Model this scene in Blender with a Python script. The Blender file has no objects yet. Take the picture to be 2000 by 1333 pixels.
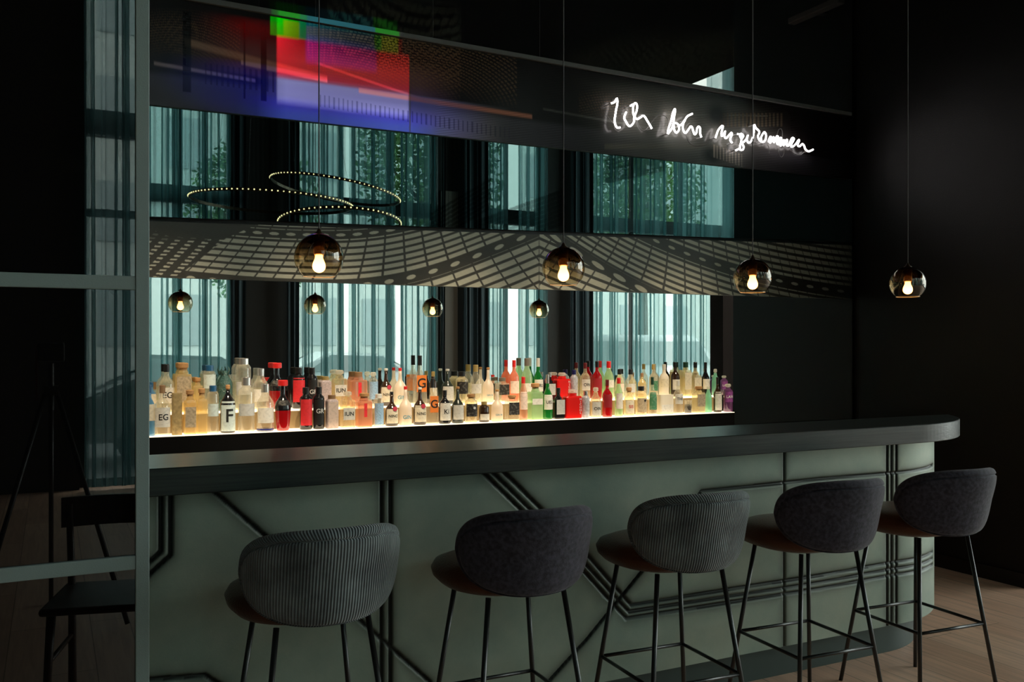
import bpy, bmesh, math, random
import numpy as np
from mathutils import Vector, Matrix

random.seed(7)
PI = math.pi
# ------------------------------------------------------------------ camera
# world axes: X runs along the bar, Y points from the camera side to the mirror wall, Z up
F, HY, CX, VPX = 1780.0, 674.0, 1000.0, 3520.0
AL = math.atan2(F, VPX)
SA, CA = math.sin(AL), math.cos(AL)
CZ = 1.5
cam_data = bpy.data.cameras.new('camera')
cam = bpy.data.objects.new('camera', cam_data)
bpy.context.scene.collection.objects.link(cam)
cam.location = (0, 0, CZ)
cam.rotation_euler = (PI/2, 0, -AL)
cam_data.sensor_width = 36
cam_data.lens = F/2000*36
cam_data.shift_y = (HY-666.5)/2000
cam_data.clip_start = 0.02
cam_data.clip_end = 200
sc = bpy.context.scene
sc.camera = cam
# ------------------------------------------------------------------ render look
sc.view_settings.view_transform = 'Standard'
sc.view_settings.look = 'None'
sc.view_settings.gamma = 1
sc.view_settings.use_curve_mapping = False
sc.view_settings.exposure = 0.15
sc.cycles.use_denoising = True
sc.cycles.max_bounces = 9
sc.cycles.diffuse_bounces = 4
sc.cycles.glossy_bounces = 5
sc.cycles.transmission_bounces = 6
sc.cycles.transparent_max_bounces = 24
sc.cycles.sample_clamp_indirect = 6
sc.cycles.caustics_reflective = True
sc.cycles.caustics_refractive = False
# ------------------------------------------------------------------ world: overcast daylight
w = bpy.data.worlds.new('overcast_sky'); sc.world = w
w.use_nodes = True
wn = w.node_tree
bg = wn.nodes['Background']
sky = wn.nodes.new('ShaderNodeTexSky')
sky.sky_type = 'HOSEK_WILKIE'
sky.turbidity = 8
sky.ground_albedo = 0.4
sky.sun_direction = (0.3, -0.5, 0.8)
mixw = wn.nodes.new('ShaderNodeMix'); mixw.data_type = 'RGBA'
mixw.inputs[0].default_value = 0.85
wn.links.new(sky.outputs[0], mixw.inputs[6])
mixw.inputs[7].default_value = (0.92, 0.96, 0.93, 1)
wn.links.new(mixw.outputs[2], bg.inputs['Color'])
bg.inputs['Strength'].default_value = 7.0

N = 4.93            # mirror wall plane
MW = -5.0           # window wall plane
CEIL = 6.775
URW = 5.355         # right wall plane
WINS = [(0.26, 2.57), (3.50, 6.05), (6.74, 8.21), (9.04, 12.66)]
for i, (a, b) in enumerate(WINS):
    L = bpy.data.lights.new('window_daylight', 'AREA'); L.shape = 'RECTANGLE'
    L.size = b-a; L.size_y = CEIL-0.1
    L.cycles.is_portal = True
    lo = bpy.data.objects.new('window_daylight', L); sc.collection.objects.link(lo)
    lo.location = ((a+b)/2, MW-0.25, CEIL/2); lo.rotation_euler = (PI/2, 0, 0)
# two more tall windows in the far right wall, outside the picture
WINR = [(-4.8, -0.9), (-0.6, 3.4)]
for a, b in WINR:
    L = bpy.data.lights.new('side_window_daylight', 'AREA'); L.shape = 'RECTANGLE'
    L.size = b-a; L.size_y = CEIL-0.9
    L.cycles.is_portal = True
    lo = bpy.data.objects.new('side_window_daylight', L); sc.collection.objects.link(lo)
    lo.location = (13.42, (a+b)/2, CEIL/2); lo.rotation_euler = (PI/2, 0, PI/2)

# ------------------------------------------------------------------ helpers
def L3(r, g, b):
    f = lambda v: (v/255/12.92) if v/255 <= 0.04045 else ((v/255+0.055)/1.055)**2.4
    return (f(r), f(g), f(b))

def unproj(px, py, n):
    t = (px-CX)/F
    D = n/(CA-t*SA)
    return Vector(((t*CA+SA)*D, n, CZ-(py-HY)*D/F))

def depth(px, n):
    return n/(CA-(px-CX)/F*SA)

def to_px(u, n, z):
    D = u*SA+n*CA; X = u*CA-n*SA
    return CX+F*X/D, HY-(z-CZ)*F/D

MATS = {}
def mat(name, col=(0.5, 0.5, 0.5), rough=0.5, metal=0.0, emit=None, es=1.0, spec=0.5, bump=0, bscale=50, noise=0, nscale=8, coat=0, sheen=0):
    if name in MATS: return MATS[name]
    m = bpy.data.materials.new(name); m.use_nodes = True
    nt = m.node_tree; p = nt.nodes['Principled BSDF']
    p.inputs['Base Color'].default_value = (*col, 1)
    p.inputs['Roughness'].default_value = rough
    p.inputs['Metallic'].default_value = metal
    p.inputs['Specular IOR Level'].default_value = spec
    p.inputs['Coat Weight'].default_value = coat
    p.inputs['Coat Roughness'].default_value = 0.05
    p.inputs['Sheen Weight'].default_value = sheen
    if emit:
        p.inputs['Emission Color'].default_value = (*emit, 1)
        p.inputs['Emission Strength'].default_value = es
    if noise or bump:
        tc = nt.nodes.new('ShaderNodeTexCoord')
    if noise:
        nz = nt.nodes.new('ShaderNodeTexNoise'); nz.inputs['Scale'].default_value = nscale
        nz.inputs['Detail'].default_value = 6
        nt.links.new(tc.outputs['Object'], nz.inputs['Vector'])
        mr = nt.nodes.new('ShaderNodeMapRange')
        mr.inputs[3].default_value = 1-noise; mr.inputs[4].default_value = 1+noise
        nt.links.new(nz.outputs['Fac'], mr.inputs[0])
        mx = nt.nodes.new('ShaderNodeMix'); mx.data_type = 'RGBA'; mx.blend_type = 'MULTIPLY'
        mx.inputs[0].default_value = 1
        mx.inputs[6].default_value = (*col, 1)
        nt.links.new(mr.outputs[0], mx.inputs[7])
        nt.links.new(mx.outputs[2], p.inputs['Base Color'])
    if bump:
        nb = nt.nodes.new('ShaderNodeTexNoise'); nb.inputs['Scale'].default_value = bscale
        nb.inputs['Detail'].default_value = 3
        nt.links.new(tc.outputs['Object'], nb.inputs['Vector'])
        bp = nt.nodes.new('ShaderNodeBump'); bp.inputs['Strength'].default_value = bump
        bp.inputs['Distance'].default_value = 0.01
        nt.links.new(nb.outputs['Fac'], bp.inputs['Height'])
        nt.links.new(bp.outputs[0], p.inputs['Normal'])
    MATS[name] = m
    return m

def attr_mat(name, mode, rough=0.3, spec=0.5, coat=0.0):
    """material whose colour is the printed artwork stored on the mesh; mode 'print' or 'mirror'"""
    m = bpy.data.materials.new(name); m.use_nodes = True
    nt = m.node_tree; p = nt.nodes['Principled BSDF']
    a = nt.nodes.new('ShaderNodeAttribute'); a.attribute_name = 'art'
    nt.links.new(a.outputs['Color'], p.inputs['Base Color'])
    p.inputs['Roughness'].default_value = rough
    p.inputs['Specular IOR Level'].default_value = spec
    p.inputs['Coat Weight'].default_value = coat
    if mode == 'mirror': p.inputs['Metallic'].default_value = 1
    MATS[name] = m
    return m

def link(o, parent=None):
    sc.collection.objects.link(o)
    if parent: o.parent = parent
    return o

def tag(o, label=None, cat=None, group=None, kind=None):
    if label: o['label'] = label
    if cat: o['category'] = cat
    if group: o['group'] = group
    if kind: o['kind'] = kind
    return o

def obj(name, bm, m, parent=None, smooth=False, loc=None):
    me = bpy.data.meshes.new(name)
    bmesh.ops.recalc_face_normals(bm, faces=bm.faces)
    bm.to_mesh(me); bm.free()
    if m: me.materials.append(m)
    if smooth:
        me.polygons.foreach_set('use_smooth', [True]*len(me.polygons))
    o = bpy.data.objects.new(name, me)
    if loc: o.location = loc
    return link(o, parent)

def empty(name, loc=(0, 0, 0), rz=0):
    o = bpy.data.objects.new(name, None); o.location = loc; o.rotation_euler = (0, 0, rz)
    o.empty_display_size = 0.05
    return link(o)

def box(bm, x0, x1, y0, y1, z0, z1, bev=0):
    r = bmesh.ops.create_cube(bm, size=1)
    vs = r['verts']
    bmesh.ops.scale(bm, vec=(x1-x0, y1-y0, z1-z0), verts=vs)
    bmesh.ops.translate(bm, vec=((x0+x1)/2, (y0+y1)/2, (z0+z1)/2), verts=vs)
    if bev:
        es = list({e for v in vs for e in v.link_edges})
        bmesh.ops.bevel(bm, geom=es, offset=bev, segments=2, affect='EDGES', profile=0.5)
    return vs

def boxo(name, x0, x1, y0, y1, z0, z1, m, parent=None, bev=0):
    bm = bmesh.new(); box(bm, x0, x1, y0, y1, z0, z1, bev)
    return obj(name, bm, m, parent)

def tube(bm, pts, r, seg=8, closed=False, cap=True):
    pts = [Vector(p) for p in pts]
    n = len(pts); rings = []
    prev = None
    for i, p in enumerate(pts):
        if closed: d = pts[(i+1) % n]-pts[i-1]
        elif i == 0: d = pts[1]-p
        elif i == n-1: d = p-pts[i-1]
        else: d = pts[i+1]-pts[i-1]
        if d.length < 1e-9: d = Vector((0, 0, 1))
        d.normalize()
        if prev is None:
            a = Vector((0, 0, 1)) if abs(d.z) < 0.9 else Vector((1, 0, 0))
            s = d.cross(a).normalized()
        else:
            s = (prev-d*prev.dot(d))
            if s.length < 1e-6: s = d.orthogonal()
            s.normalize()
        prev = s
        t = d.cross(s)
        rr = r(i/(n-1)) if callable(r) else r
        rings.append([bm.verts.new(p+(s*math.cos(2*PI*k/seg)+t*math.sin(2*PI*k/seg))*rr) for k in range(seg)])
    m = n if closed else n-1
    for i in range(m):
        A, B = rings[i], rings[(i+1) % n]
        for k in range(seg):
            bm.faces.new((A[k], A[(k+1) % seg], B[(k+1) % seg], B[k]))
    if cap and not closed:
        bm.faces.new(rings[0][::-1]); bm.faces.new(rings[-1])

def lathe(bm, prof, seg=24, e=2.0, sx=1.0, sy=1.0, cap=True, cx=0, cy=0):
    """prof: (z, r); e: superellipse exponent of the section"""
    rings = []
    for z, r in prof:
        ring = []
        for k in range(seg):
            a = 2*PI*(k+0.5)/seg
            c, s = math.cos(a), math.sin(a)
            q = (abs(c)**e+abs(s)**e)**(-1/e)
            ring.append(bm.verts.new((cx+c*q*r*sx, cy+s*q*r*sy, z)))
        rings.append(ring)
    for A, B in zip(rings, rings[1:]):
        for k in range(seg):
            bm.faces.new((A[k], A[(k+1) % seg], B[(k+1) % seg], B[k]))
    if cap:
        bm.faces.new(rings[0][::-1]); bm.faces.new(rings[-1])

def grid_obj(name, P, art, m, parent=None, smooth=True):
    """P: (h,w,3) points, art: (h,w,3) colours or None"""
    h, wd, _ = P.shape
    me = bpy.data.meshes.new(name)
    idx = np.arange(h*wd).reshape(h, wd)
    q = np.stack([idx[:-1, :-1], idx[:-1, 1:], idx[1:, 1:], idx[1:, :-1]], -1).reshape(-1, 4)
    me.vertices.add(h*wd); me.vertices.foreach_set('co', P.astype(np.float32).ravel())
    me.loops.add(q.size); me.loops.foreach_set('vertex_index', q.astype(np.int32).ravel())
    me.polygons.add(len(q))
    me.polygons.foreach_set('loop_start', np.arange(0, q.size, 4, dtype=np.int32))
    me.polygons.foreach_set('loop_total', np.full(len(q), 4, dtype=np.int32))
    me.update(calc_edges=True)
    if smooth: me.polygons.foreach_set('use_smooth', np.ones(len(q), dtype=bool))
    if art is not None:
        ca = me.color_attributes.new('art', 'FLOAT_COLOR', 'POINT')
        col = np.ones((h*wd, 4), np.float32); col[:, :3] = np.clip(art.reshape(-1, 3), 0, 1)
        ca.data.foreach_set('color', col.ravel())
    me.materials.append(m)
    me.validate()
    o = bpy.data.objects.new(name, me)
    return link(o, parent)

def text(name, s, size, m, parent, loc, rot=(PI/2, 0, 0), ext=0.0006, bold=False):
    c = bpy.data.curves.new(name, 'FONT'); c.body = s; c.size = size
    c.align_x = 'CENTER'; c.align_y = 'CENTER'; c.extrude = ext
    if bold: c.offset = size*0.012
    c.materials.append(m)
    tmp = bpy.data.objects.new(name, c); sc.collection.objects.link(tmp)
    me = bpy.data.meshes.new_from_object(tmp.evaluated_get(bpy.context.evaluated_depsgraph_get()))
    bpy.data.objects.remove(tmp); bpy.data.curves.remove(c)
    o = bpy.data.objects.new(name, me); o.location = loc; o.rotation_euler = rot
    return link(o, parent)

def copy_tree(o, parent=None):
    c = o.copy(); sc.collection.objects.link(c); c.parent = parent
    for ch in list(o.children): copy_tree(ch, c)
    return c

def smoothpath(pts, k=6):
    """Catmull-Rom through points"""
    P = [Vector(p) for p in pts]
    P = [P[0]*2-P[1]]+P+[P[-1]*2-P[-2]]
    out = []
    for i in range(1, len(P)-2):
        a, b, c, d = P[i-1:i+3]
        for j in range(k):
            t = j/k
            out.append(0.5*((2*b)+(c-a)*t+(2*a-5*b+4*c-d)*t*t+(3*b-3*c+d-a)*t**3))
    out.append(P[-2])
    return out

# ------------------------------------------------------------------ materials
M_black = mat('matt_black_paint', (0.004, 0.0038, 0.0036), 0.36, spec=0.5, bump=0.25, bscale=220)
M_wallrear = mat('dark_plaster', (0.03, 0.027, 0.024), 0.7, noise=0.15, nscale=3)
M_pillar = mat('warm_grey_reveal', (0.24, 0.22, 0.19), 0.8)
M_ceil = mat('black_ceiling', (0.0015, 0.0015, 0.0015), 1.0, spec=0.0)
M_steel = mat('grey_green_powder_coat', L3(150, 166, 163), 0.45, bump=0.08, bscale=300)
M_darkglass = mat('dark_coated_glass', (0.004, 0.004, 0.004), 0.0, spec=1.0)
M_darkglass.node_tree.nodes['Principled BSDF'].inputs['IOR'].default_value = 1.6
M_mirror = mat('clear_mirror', (0.74, 0.80, 0.78), 0.0, metal=1)
M_trim = mat('black_metal_edge', (0.012, 0.012, 0.011), 0.35)

# floor planks (boards run away from the windows)
def floor_mat():
    m = bpy.data.materials.new('oak_planks'); m.use_nodes = True
    nt = m.node_tree; p = nt.nodes['Principled BSDF']; n = nt.nodes; l = nt.links
    tc = n.new('ShaderNodeTexCoord'); mp = n.new('ShaderNodeMapping')
    mp.inputs['Rotation'].default_value = (0, 0, PI/2)
    l.new(tc.outputs['Object'], mp.inputs['Vector'])
    br = n.new('ShaderNodeTexBrick')
    br.inputs['Scale'].default_value = 1
    br.inputs['Brick Width'].default_value = 1.6
    br.inputs['Row Height'].default_value = 0.19
    br.inputs['Mortar Size'].default_value = 0.0025
    br.inputs['Color1'].default_value = (*L3(236, 194, 166), 1)
    br.inputs['Color2'].default_value = (*L3(216, 172, 144), 1)
    br.inputs['Mortar'].default_value = (*L3(160, 130, 108), 1)
    l.new(mp.outputs[0], br.inputs['Vector'])
    mp2 = n.new('ShaderNodeMapping'); mp2.inputs['Scale'].default_value = (14, 0.9, 1)
    l.new(tc.outputs['Object'], mp2.inputs['Vector'])
    nz = n.new('ShaderNodeTexNoise'); nz.inputs['Scale'].default_value = 2.4; nz.inputs['Detail'].default_value = 8
    nz.inputs['Distortion'].default_value = 0.8
    l.new(mp2.outputs[0], nz.inputs['Vector'])
    mr = n.new('ShaderNodeMapRange'); mr.inputs[3].default_value = 0.62; mr.inputs[4].default_value = 1.35
    l.new(nz.outputs['Fac'], mr.inputs[0])
    mx = n.new('ShaderNodeMix'); mx.data_type = 'RGBA'; mx.blend_type = 'MULTIPLY'; mx.inputs[0].default_value = 1
    l.new(br.outputs['Color'], mx.inputs[6]); l.new(mr.outputs[0], mx.inputs[7])
    l.new(mx.outputs[2], p.inputs['Base Color'])
    p.inputs['Roughness'].default_value = 0.42
    bp = n.new('ShaderNodeBump'); bp.inputs['Strength'].default_value = 0.15; bp.inputs['Distance'].default_value = 0.002
    l.new(nz.outputs['Fac'], bp.inputs['Height']); l.new(bp.outputs[0], p.inputs['Normal'])
    return m

def wood_mat(name, c1, c2, rough, sx=1.2, sy=40):
    m = bpy.data.materials.new(name); m.use_nodes = True
    nt = m.node_tree; p = nt.nodes['Principled BSDF']; n = nt.nodes; l = nt.links
    tc = n.new('ShaderNodeTexCoord'); mp = n.new('ShaderNodeMapping'); mp.inputs['Scale'].default_value = (sx, sy, sy)
    l.new(tc.outputs['Object'], mp.inputs['Vector'])
    nz = n.new('ShaderNodeTexNoise'); nz.inputs['Scale'].default_value = 3; nz.inputs['Detail'].default_value = 9
    l.new(mp.outputs[0], nz.inputs['Vector'])
    cr = n.new('ShaderNodeValToRGB')
    cr.color_ramp.elements[0].position = 0.35; cr.color_ramp.elements[0].color = (*c1, 1)
    cr.color_ramp.elements[1].position = 0.7; cr.color_ramp.elements[1].color = (*c2, 1)
    l.new(nz.outputs['Fac'], cr.inputs[0]); l.new(cr.outputs[0], p.inputs['Base Color'])
    p.inputs['Roughness'].default_value = rough; p.inputs['Specular IOR Level'].default_value = 0.55
    bp = n.new('ShaderNodeBump'); bp.inputs['Strength'].default_value = 0.3; bp.inputs['Distance'].default_value = 0.0015
    l.new(nz.outputs['Fac'], bp.inputs['Height']); l.new(bp.outputs[0], p.inputs['Normal'])
    MATS[name] = m
    return m

# ------------------------------------------------------------------ room shell
UL, UR = -2.6, 13.3
tag(boxo('floor', UL-0.2, UR+0.2, MW-0.2, N+0.4, -0.1, 0, floor_mat()), kind='structure')
tag(boxo('ceiling', UL-0.2, 11.55, MW-0.2, N+0.4, CEIL, CEIL+0.15, M_ceil), kind='structure')
tag(boxo('ceiling_high', 11.55, UR+0.2, MW-0.2, N+0.4, CEIL+0.9, CEIL+1.0, M_ceil), kind='structure')
tag(boxo('ceiling_step', 11.5, 11.55, MW-0.2, N+0.4, CEIL+0.15, CEIL+0.95, M_ceil), kind='structure')
tag(boxo('wall_back', UL, UR, N+0.02, N+0.3, 0, CEIL+1, M_black), kind='structure')
tag(boxo('wall_right', URW, UR, 3.57, N+0.02, 0, CEIL+1, M_black), kind='structure')
bm = bmesh.new()
box(bm, UR, UR+0.2, MW-0.2, WINR[0][0], 0, CEIL+1); box(bm, UR, UR+0.2, WINR[0][1], WINR[1][0], 0, CEIL+1)
box(bm, UR, UR+0.2, WINR[1][1], N+0.4, 0, CEIL+1)
for a, b in WINR:
    box(bm, UR, UR+0.2, a, b, 0, 0.4); box(bm, UR, UR+0.2, a, b, CEIL-0.4, CEIL+1)
tag(obj('wall_far_right', bm, M_wallrear), kind='structure')
tag(boxo('wall_left', UL-0.2, UL, MW-0.2, N+0.4, 0, CEIL+0.1, M_wallrear), kind='structure')
tag(boxo('baseboard_right', URW-0.015, URW, 3.57, N-0.3, 0, 0.09, mat('black_gloss_baseboard', (0.008, 0.008, 0.008), 0.25)), kind='structure')

# window wall with its tall openings
TOPW = CEIL-0.02
edges = [UL]+[v for p in WINS for v in p]+[UR]
bm = bmesh.new()
for i in range(0, len(edges), 2):
    box(bm, edges[i], edges[i+1], MW-0.35, MW, 0, CEIL)
box(bm, UL, 11.55, MW-0.33, MW-0.02, 6.30, CEIL)
box(bm, UL, 11.55, MW-0.35, MW, TOPW, CEIL+1)
box(bm, 12.66, UR, MW-0.35, MW, CEIL, CEIL+1)
tag(obj('wall_window_side', bm, M_wallrear), kind='structure')
M_frame = mat('anthracite_window_frame', (0.02, 0.022, 0.022), 0.4)
M_pane = bpy.data.materials.new('window_glass'); M_pane.use_nodes = True
_nt = M_pane.node_tree; _nt.nodes.remove(_nt.nodes['Principled BSDF'])
_t = _nt.nodes.new('ShaderNodeBsdfTransparent'); _g = _nt.nodes.new('ShaderNodeBsdfGlossy'); _m = _nt.nodes.new('ShaderNodeMixShader')
_t.inputs[0].default_value = (0.93, 0.96, 0.95, 1); _g.inputs['Roughness'].default_value = 0; _m.inputs[0].default_value = 0.05
_nt.links.new(_t.outputs[0], _m.inputs[1]); _nt.links.new(_g.outputs[0], _m.inputs[2])
_nt.links.new(_m.outputs[0], _nt.nodes['Material Output'].inputs[0])
for i, (a, b) in enumerate(WINS):
    top = CEIL+0.9 if i == 3 else TOPW
    e = empty('window_%d' % (i+1), (a, MW-0.2, 0)); tag(e, kind='structure')
    bm = bmesh.new()
    wd = b-a
    box(bm, 0, wd, -0.04, 0.04, 0, 0.08); box(bm, 0, 0.07, -0.04, 0.04, 0, top); box(bm, wd-0.07, wd, -0.04, 0.04, 0, top)
    box(bm, 0, wd, -0.08, 0.10, 3.72, 3.98)
    box(bm, 0, wd, -0.04, 0.04, 2.86, 2.94)
    box(bm, 0, wd, -0.04, 0.04, 5.6, 5.66)
    for k in (range(1, 3) if wd > 2 else range(1, 2)):
        q = wd*k/(3 if wd > 2 else 2)
        box(bm, q-0.03, q+0.03, -0.04, 0.04, 0, top)
    obj('window_frame', bm, M_frame, e)
    bm = bmesh.new(); box(bm, 0.02, wd-0.02, -0.006, 0.006, 0.02, top-0.02)
    obj('window_pane', bm, M_pane, e)
for i, (a, b) in enumerate(WINR):
    e = empty('window_%d' % (i+5), (UR+0.1, a, 0)); tag(e, kind='structure')
    bm = bmesh.new(); wd = b-a
    box(bm, -0.04, 0.04, 0, 0.07, 0.4, CEIL-0.4); box(bm, -0.04, 0.04, wd-0.07, wd, 0.4, CEIL-0.4)
    for z in (0.4, 3.72, CEIL-0.48): box(bm, -0.04, 0.04, 0, wd, z, z+0.08)
    box(bm, -0.04, 0.04, wd/2-0.03, wd/2+0.03, 0.4, CEIL-0.4)
    obj('window_frame', bm, M_frame, e)
    bm = bmesh.new(); box(bm, -0.006, 0.006, 0.02, wd-0.02, 0.42, CEIL-0.42); obj('window_pane', bm, M_pane, e)
# lighter reveal between second and third window, dark pier before the last one
tag(boxo('trim_pilaster', 6.10, 6.40, MW, MW+0.07, 0, 4.2, M_pillar), kind='structure')
tag(boxo('trim_dark_pier', 11.98, 12.62, MW+0.10, MW+0.5, 0, 3.0, mat('dark_brown_panel', (0.010, 0.006, 0.005), 0.9, spec=0.05)), kind='structure')

# ------------------------------------------------------------------ curtains
def curtain_mat(name, col, trans, opaque=0.0):
    m = bpy.data.materials.new(name); m.use_nodes = True
    nt = m.node_tree; n = nt.nodes; l = nt.links
    n.remove(n['Principled BSDF'])
    T = n.new('ShaderNodeBsdfTransparent'); T.inputs[0].default_value = (0.86, 0.97, 0.97, 1)
    S = n.new('ShaderNodeBsdfTranslucent'); S.inputs[0].default_value = (*col, 1)
    D = n.new('ShaderNodeBsdfDiffuse'); D.inputs[0].default_value = (*col, 1)
    a = n.new('ShaderNodeMixShader'); a.inputs[0].default_value = 0.4
    l.new(S.outputs[0], a.inputs[1]); l.new(D.outputs[0], a.inputs[2])
    b = n.new('ShaderNodeMixShader')
    # the weave closes up where the cloth is seen edge-on
    lw = n.new('ShaderNodeLayerWeight'); lw.inputs[0].default_value = 0.5
    mr = n.new('ShaderNodeMapRange'); mr.inputs[3].default_value = 1-trans; mr.inputs[4].default_value = 0.92
    l.new(lw.outputs['Facing'], mr.inputs[0]); l.new(mr.outputs[0], b.inputs[0])
    l.new(T.outputs[0], b.inputs[1]); l.new(a.outputs[0], b.inputs[2])
    l.new(b.outputs[0], n['Material Output'].inputs[0])
    MATS[name] = m
    return m
M_sheer = curtain_mat('teal_voile', L3(112, 150, 152), 0.50)
M_drape = mat('petrol_velvet_drape', L3(16, 42, 50), 0.8, sheen=0.3)

def curtain(u0, u1, z0, z1, y, folds, amp, m, label, group, gather=0.0, cat='curtain', seed=0, over=0.0):
    rnd = random.Random(seed)
    nx = int(max(60, folds*14)); nz = 14
    P = np.zeros((nz, nx, 3))
    s = np.linspace(0, 1, nx)
    ph = np.cumsum(1+0.6*np.sin(s*17+seed)+0.35*np.sin(s*41+seed*2)); ph = ph/ph[-1]*folds*2*PI
    am = amp*(0.55+0.45*np.sin(s*9+seed*1.7)**2)
    for i in range(nz):
        t = i/(nz-1); z = z0+(z1-z0)*t
        k = 1-gather*0.12*math.sin(PI*t)
        P[i, :, 0] = u0+(u1-u0)*(0.5+(s-0.5)*k)+0.012*np.sin(ph*0.5+t*2)+over*(u1-u0)/folds*np.sin(2*ph)
        P[i, :, 1] = y+am*(0.75+0.25*t)*np.sin(ph+0.25*math.sin(t*4+seed))
        P[i, :, 2] = z
    o = grid_obj('curtain', P, None, m)
    return tag(o, label, cat, group)

curtain(11.90, 12.62, 0.03, CEIL+0.85, MW+0.06, 2, 0.02, M_sheer, 'tall flat sheer curtain beside the dark pier at the last window', 'voile curtains at the tall windows', seed=31)
names = ['leftmost window', 'second window', 'narrow third window', 'last window by the dark pier']
for i, (a, b) in enumerate(WINS):
    wd = b-a
    top = 6.30
    sp = {0: [(0.02, 0.40, 5), (0.42, 0.98, 7)], 1: [(0.02, 0.33, 5), (0.35, 0.68, 5), (0.70, 0.98, 5)],
          2: [(0.02, 0.42, 4), (0.55, 0.98, 4)], 3: [(0.02, 0.26, 5), (0.28, 0.51, 5), (0.54, 0.78, 4)]}[i]
    wh = ['left part', 'middle part', 'right part'] if len(sp) == 3 else ['left half', 'right half']
    for j, (p, q, f) in enumerate(sp):
        curtain(a+wd*p, a+wd*q, 0.03, top, MW+0.10+0.012*j, f, 0.045, M_sheer,
                'sheer teal voile curtain over the %s of the %s' % (wh[j], names[i]),
                'voile curtains at the tall windows', seed=i*3+j+1, over=0.21)
dr = [(2.50, 2.72, 'right of the leftmost window'), (3.36, 3.56, 'left of the second window'), (6.02, 6.10, 'right of the second window'),
      (6.44, 6.92, 'left of the narrow third window'), (8.62, 9.14, 'left of the last window')]
for j, (a, b, s) in enumerate(dr):
    curtain(a, b, 0.03, 6.35, MW+0.20, max(2, (b-a)/0.11), 0.035, M_drape,
            'heavy petrol blue drape hanging %s' % s, 'dark drapes beside the windows', seed=20+j)

# ------------------------------------------------------------------ street outside
M_street = mat('asphalt', (0.16, 0.16, 0.16), 0.9, noise=0.2)
tag(boxo('street_ground', -30, 50, -45, MW-0.4, -0.25, -0.12, M_street), kind='structure')
bm = bmesh.new()
M_fac = mat('pale_facade', (0.55, 0.56, 0.53), 0.85, noise=0.1, nscale=0.5)
bl = empty('office_building', (0, -26, -0.12)); tag(bl, 'pale grey office building across the street behind the curtains', 'building')
boxo('facade', -25, 45, -6, 0, 0, 16, M_fac, bl)
M_fw = mat('facade_window_glass', (0.32, 0.35, 0.35), 0.3)
proto = None
for r in range(4):
    for c in range(15):
        x = -8+c*2.5; z = 1.6+r*3.3
        if proto is None:
            proto = boxo('window', -0.7, 0.7, -0.03, 0.06, 0, 1.9, M_fw, bl)
            proto.location = (x, 0, z)
        else:
            o = proto.copy(); sc.collection.objects.link(o); o.parent = bl; o.location = (x, 0, z)
M_leaf = mat('tree_leaves', (0.07, 0.16, 0.035), 0.7, noise=0.5, nscale=3)
M_bark = mat('tree_bark', (0.07, 0.05, 0.035), 0.9)
def tree(u, y, h, label, seed):
    rnd = random.Random(seed)
    t = empty('street_tree', (u, y, -0.12)); tag(t, label, 'tree', 'trees along the street')
    bm = bmesh.new(); tube(bm, smoothpath([(0, 0, 0), (0.05, 0, h*0.3), (-0.05, 0.1, h*0.6), (0.1, 0, h*0.8)]), lambda s: 0.17-0.12*s, 8)
    for k in range(7):
        a = rnd.uniform(0, 2*PI); z = h*rnd.uniform(0.4, 0.7)
        tube(bm, [(0, 0, z), (math.cos(a)*1.0, math.sin(a)*1.0, z+1.0)], lambda s: 0.06-0.04*s, 6)
    obj('trunk', bm, M_bark, t)
    bm = bmesh.new()
    for k in range(4200):
        d = Vector((rnd.gauss(0, 1), rnd.gauss(0, 1), rnd.gauss(0, 1))).normalized()*(rnd.random()**0.4)
        cen = Vector((d.x*1.7, d.y*1.7, h*0.68+d.z*h*0.32))
        a = Vector((rnd.gauss(0, 1), rnd.gauss(0, 1), rnd.gauss(0, 1))).normalized(); b = a.orthogonal().normalized()
        s = 0.085
        vs = [bm.verts.new(cen+a*s), bm.verts.new(cen+b*s*0.5), bm.verts.new(cen-a*s), bm.verts.new(cen-b*s*0.5)]
        bm.faces.new(vs)
    obj('crown', bm, M_leaf, t)
tree(7.6, -9.2, 8.5, 'leafy green street tree seen in the gap of the narrow third window', 1)
tree(4.6, -13.5, 7.0, 'leafy green street tree behind the second window', 2)
tree(14.2, -10.5, 8.0, 'leafy green street tree at the edge of the last window', 3)

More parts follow.
